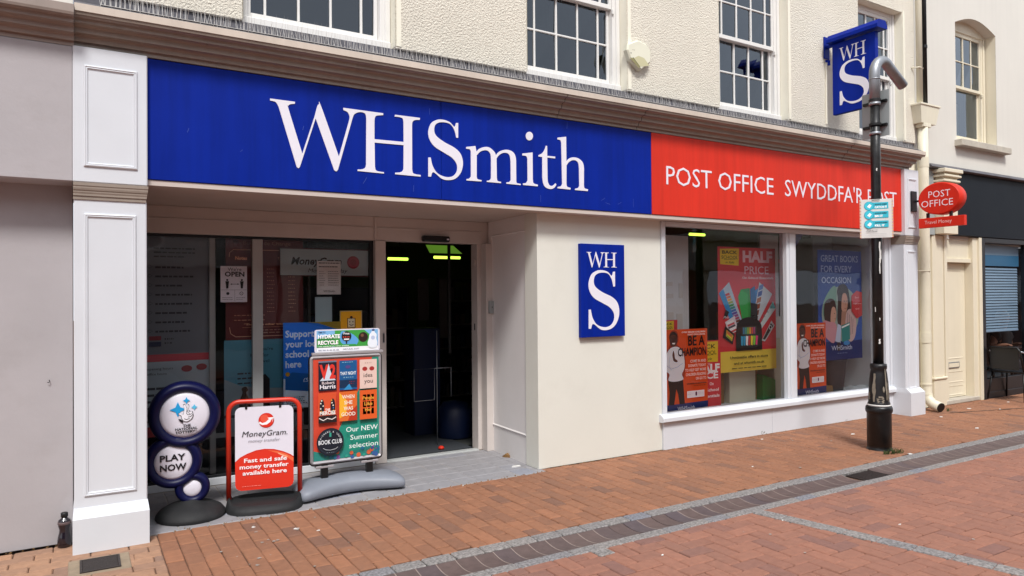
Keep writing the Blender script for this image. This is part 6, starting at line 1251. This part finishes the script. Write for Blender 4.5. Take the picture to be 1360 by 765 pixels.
t = thing('blue_display_column', 'dark blue cardboard display column inside the doorway', 'display stand', (3.5, 2.2, 0)); m = MB(); m.box(3.32, 3.66, 2.1, 2.4, .0, 1.25, .01); obj('column', m, MATS['shelf_blue'], t)
t = thing('blue_tub', 'round blue plastic tub standing on the shop floor inside the doorway', 'tub', (3.72, 1.85, 0)); m = MB(); m.smooth = True; m.lathe([(0, 0), (.2, 0), (.215, .02), (.215, .22), (.2, .32), (.14, .40), (.0, .43)], (3.72, 1.85, 0), 28); obj('shell', m, MATS['shelf_blue'], t)
t = thing('chrome_hand_rail', 'thin chrome barrier rail standing inside the doorway', 'barrier', (3.35, 1.5, 0)); m = MB(); m.smooth = True
m.tube([(3.06, 1.5, .50), (3.06, 1.5, .84), (3.30, 1.5, .84), (3.30, 1.5, .50), (3.06, 1.5, .50)], .004, 8); m.tube([(3.33, 1.5, .02), (3.33, 1.5, 1.25)], .005, 8); m.tube([(3.30, 1.5, .84), (3.50, 1.5, .84), (3.50, 1.5, .52)], .005, 8); obj('rail', m, MATS['steel'], t)
t = thing('hanging_dark_rail', 'black vertical door rail hanging in the doorway opening', 'door rail', (3.46, 1.45, 1.5)); m = MB(); m.box(3.445, 3.475, 1.44, 1.46, 1.45, 2.40); m.box(3.445, 3.475, 1.44, 1.46, 1.0, 1.449); obj('rail', m, MATS['black'], t)
t = thing('red_wrapper', 'crumpled red wrapper lying on the doormat inside the doorway', 'litter', (3.27, 1.28, .006)); m = MB(); m.smooth = True; m.lathe([(0, .008), (.03, .01), (.035, .025), (.02, .04), (0, .045)], (3.27, 1.28, 0), 7); obj('wrapper', m, MATS['sign_red'], t)
t = thing('pale_hanging_cards', 'two pale cards hanging on the shelves inside the doorway', 'cards', (3.9, 3.5, 1.3)); m = MB(); m.box(3.9, 4.06, 3.3, 3.31, 1.30, 1.86); m.box(4.22, 4.34, 3.3, 3.31, 1.05, 1.86); obj('card', m, MATS['room_wall'], t)

# ------------------------------------------------------------------ cafe chair and the seated person
ch = thing('cafe_chair', 'dark metal cafe chair with curved arms outside the dark window', 'chair', (12.05, -.3, 0))
def legs(a, b): m = MB(); m.smooth = True; m.tube([a, b], .013, 8); return m
for a, b in (((11.82, -.50, .42), (11.78, -.53, 0)), ((12.28, -.50, .42), (12.32, -.53, 0)), ((11.84, -.08, .42), (11.76, -.04, 0)), ((12.28, -.08, .42), (12.34, -.04, 0))): obj('leg', legs(a, b), MATS['black'], ch)
m = MB(); m.box(11.80, 12.30, -.52, -.06, .42, .445, .01)
obj('seat', m, MATS['dark_frame'], ch)
m = MB(); m.smooth = True
m.tube([(11.84, -.07, .42), (11.74, -.06, .74), (11.74, -.10, .80), (11.74, -.46, .80), (11.74, -.50, .74), (11.82, -.51, .42)], .013, 8)
bk_ = obj('backrest', m, MATS['black'], ch)
m = MB(); m.box(11.752, 11.764, -.475, -.085, .47, .785, .004); obj('back_sling', m, MATS['dark_frame'], bk_)
for yy in (-.08, -.50):
    m = MB(); m.smooth = True; m.tube([(11.75, yy, .74), (11.88, yy, .72), (12.06, yy, .68), (12.22, yy, .60), (12.30, yy, .50), (12.30, yy, .42)], .014, 8); obj('arm', m, MATS['steel'], ch)
def skin_body(name, joints, bones, mat, parent=None, sub=2):
    me = bpy.data.meshes.new(name); names = list(joints); me.from_pydata([joints[n][0] for n in names], [(names.index(a), names.index(b)) for a, b in bones], []); me.update()
    o = bpy.data.objects.new(name, me); COL.objects.link(o); sk = o.modifiers.new('skin', 'SKIN'); sk.use_smooth_shade = True
    for i, n in enumerate(names):
        r = joints[n][1]; me.skin_vertices[0].data[i].radius = (r, r) if not isinstance(r, tuple) else r
    me.skin_vertices[0].data[0].use_root = True
    ss = o.modifiers.new('subsurf', 'SUBSURF'); ss.levels = sub; ss.render_levels = sub; me.materials.append(mat)
    dg = bpy.context.evaluated_depsgraph_get(); nm = bpy.data.meshes.new_from_object(o.evaluated_get(dg)); o.modifiers.clear(); o.data = nm; nm.name = name
    if not nm.materials: nm.materials.append(mat)
    for p in nm.polygons: p.use_smooth = True
    if parent: o.parent = parent
    return o
pr = thing('person', 'seated person in a black T-shirt with white hair behind the cafe window', 'person', (13.10, .40, 0))
J_ = {'pelvis': ((0, 0, .50), .14), 'waist': ((0, -.01, .66), .13), 'chest': ((0, -.03, .86), (.17, .12)), 'neck0': ((0, -.04, .99), .075), 'neck': ((0, -.05, 1.04), .055), 'jaw': ((-.01, -.08, 1.10), .07), 'head': ((-.01, -.07, 1.18), .095), 'crown': ((-.01, -.06, 1.25), .075),
      'shl': ((-.18, -.03, .93), .07), 'ell': ((-.31, -.04, .72), .048), 'wrl': ((-.33, -.20, .76), .032), 'pal': ((-.33, -.26, .77), (.038, .018)), 'shr': ((.18, -.03, .93), .07), 'elr': ((.29, -.03, .70), .048), 'wrr': ((.14, -.20, .76), .032), 'par': ((.11, -.25, .77), (.038, .018)),
      'hpl': ((-.10, -.04, .48), .10), 'knl': ((-.13, -.34, .50), .07), 'anl': ((-.13, -.32, .09), .042), 'tol': ((-.13, -.40, .04), .038), 'hpr': ((.10, -.04, .48), .10), 'knr': ((.13, -.34, .50), .07), 'anr': ((.13, -.32, .09), .042), 'tor': ((.13, -.40, .04), .038)}
B_ = [('pelvis', 'waist'), ('waist', 'chest'), ('chest', 'neck0'), ('neck0', 'neck'), ('neck', 'jaw'), ('jaw', 'head'), ('head', 'crown'), ('chest', 'shl'), ('shl', 'ell'), ('ell', 'wrl'), ('wrl', 'pal'), ('chest', 'shr'), ('shr', 'elr'), ('elr', 'wrr'), ('wrr', 'par'), ('pelvis', 'hpl'), ('hpl', 'knl'), ('knl', 'anl'), ('anl', 'tol'), ('pelvis', 'hpr'), ('hpr', 'knr'), ('knr', 'anr'), ('anr', 'tor')]
for s, pal in (('l', J_['pal'][0]), ('r', J_['par'][0])):
    for i in range(4):
        k = f'f{s}{i}'; x = pal[0] - .027 + i * .018; J_[k] = ((x, pal[1] - .05, pal[2] + .0), .0095); J_[k + 't'] = ((x, pal[1] - .085 + abs(i - 1.5) * .006, pal[2] - .015), .008); B_ += [('pa' + s, k), (k, k + 't')]
    k = f't{s}'; sx = 1 if s == 'l' else -1; J_[k] = ((pal[0] + sx * .045, pal[1] - .02, pal[2] + .004), .010); B_.append(('pa' + s, k))
body = skin_body('body', J_, B_, MATS['skin'], pr)
Js = {'a': ((0, 0, .50), .155), 'b': ((0, -.01, .66), .145), 'c': ((0, -.03, .88), (.185, .135)), 'd': ((0, -.04, .975), .085), 'sl': ((-.185, -.03, .925), .085), 'el': ((-.25, -.09, .81), .068), 'sr': ((.185, -.03, .925), .085), 'er': ((.24, -.08, .81), .068)}
skin_body('t_shirt', Js, [('a', 'b'), ('b', 'c'), ('c', 'd'), ('c', 'sl'), ('sl', 'el'), ('c', 'sr'), ('sr', 'er')], MATS['tshirt'], pr)
skin_body('trousers', {'p': ((0, 0, .48), .15), 'l': ((-.11, -.06, .48), .115), 'lk': ((-.13, -.34, .505), .085), 'la': ((-.13, -.32, .14), .06), 'r': ((.11, -.06, .48), .115), 'rk': ((.13, -.34, .505), .085), 'ra': ((.13, -.32, .14), .06)}, [('p', 'l'), ('l', 'lk'), ('lk', 'la'), ('p', 'r'), ('r', 'rk'), ('rk', 'ra')], MATS['dark_frame'], pr)
m = MB(); m.smooth = True; m.lathe([(.100, 1.20), (.104, 1.23), (.090, 1.28), (.055, 1.31), (0, 1.32)], (-.01, -.055, 0), 20); obj('hair', m, MATS['hair_white'], pr, world=False)
m = MB(); m.smooth = True; m.lathe([(0, -.03), (.012, -.014), (.016, 0), (0, .008)], (-.01, -.16, 1.15), 10, 'y')
for s in (-1, 1): m.lathe([(0, -.006), (.009, 0), (0, .006)], (-.01 + s * .035, -.152, 1.185), 8, 'y'); m.lathe([(0, -.012), (.024, 0), (0, .012)], (-.01 + s * .102, -.06, 1.165), 10, 'x')
obj('face_features', m, MATS['skin'], pr, world=False)
ct = thing('cafe_stool', 'dark stool under the person seated in the cafe window', 'stool', (13.10, .43, 0)); m = MB(); m.box(12.92, 13.28, .27, .59, .30, .34, .01); obj('seat', m, MATS['dark_frame'], ct)
for a, b in ((12.94, .29), (13.26, .29), (12.94, .57), (13.26, .57)): m = MB(); m.box(a - .015, a + .015, b - .015, b + .015, -.005, .30); obj('leg', m, MATS['dark_frame'], ct)
tb = thing('cafe_table', 'dark cafe table in front of the person behind the window', 'table', (13.1, .2, 0)); m = MB(); m.box(12.75, 13.55, .10, .30, .70, .73, .006); obj('tabletop', m, MATS['dark_frame'], tb); m = MB(); m.box(13.10, 13.15, .12, .17, -.005, .70); obj('leg', m, MATS['dark_frame'], tb)
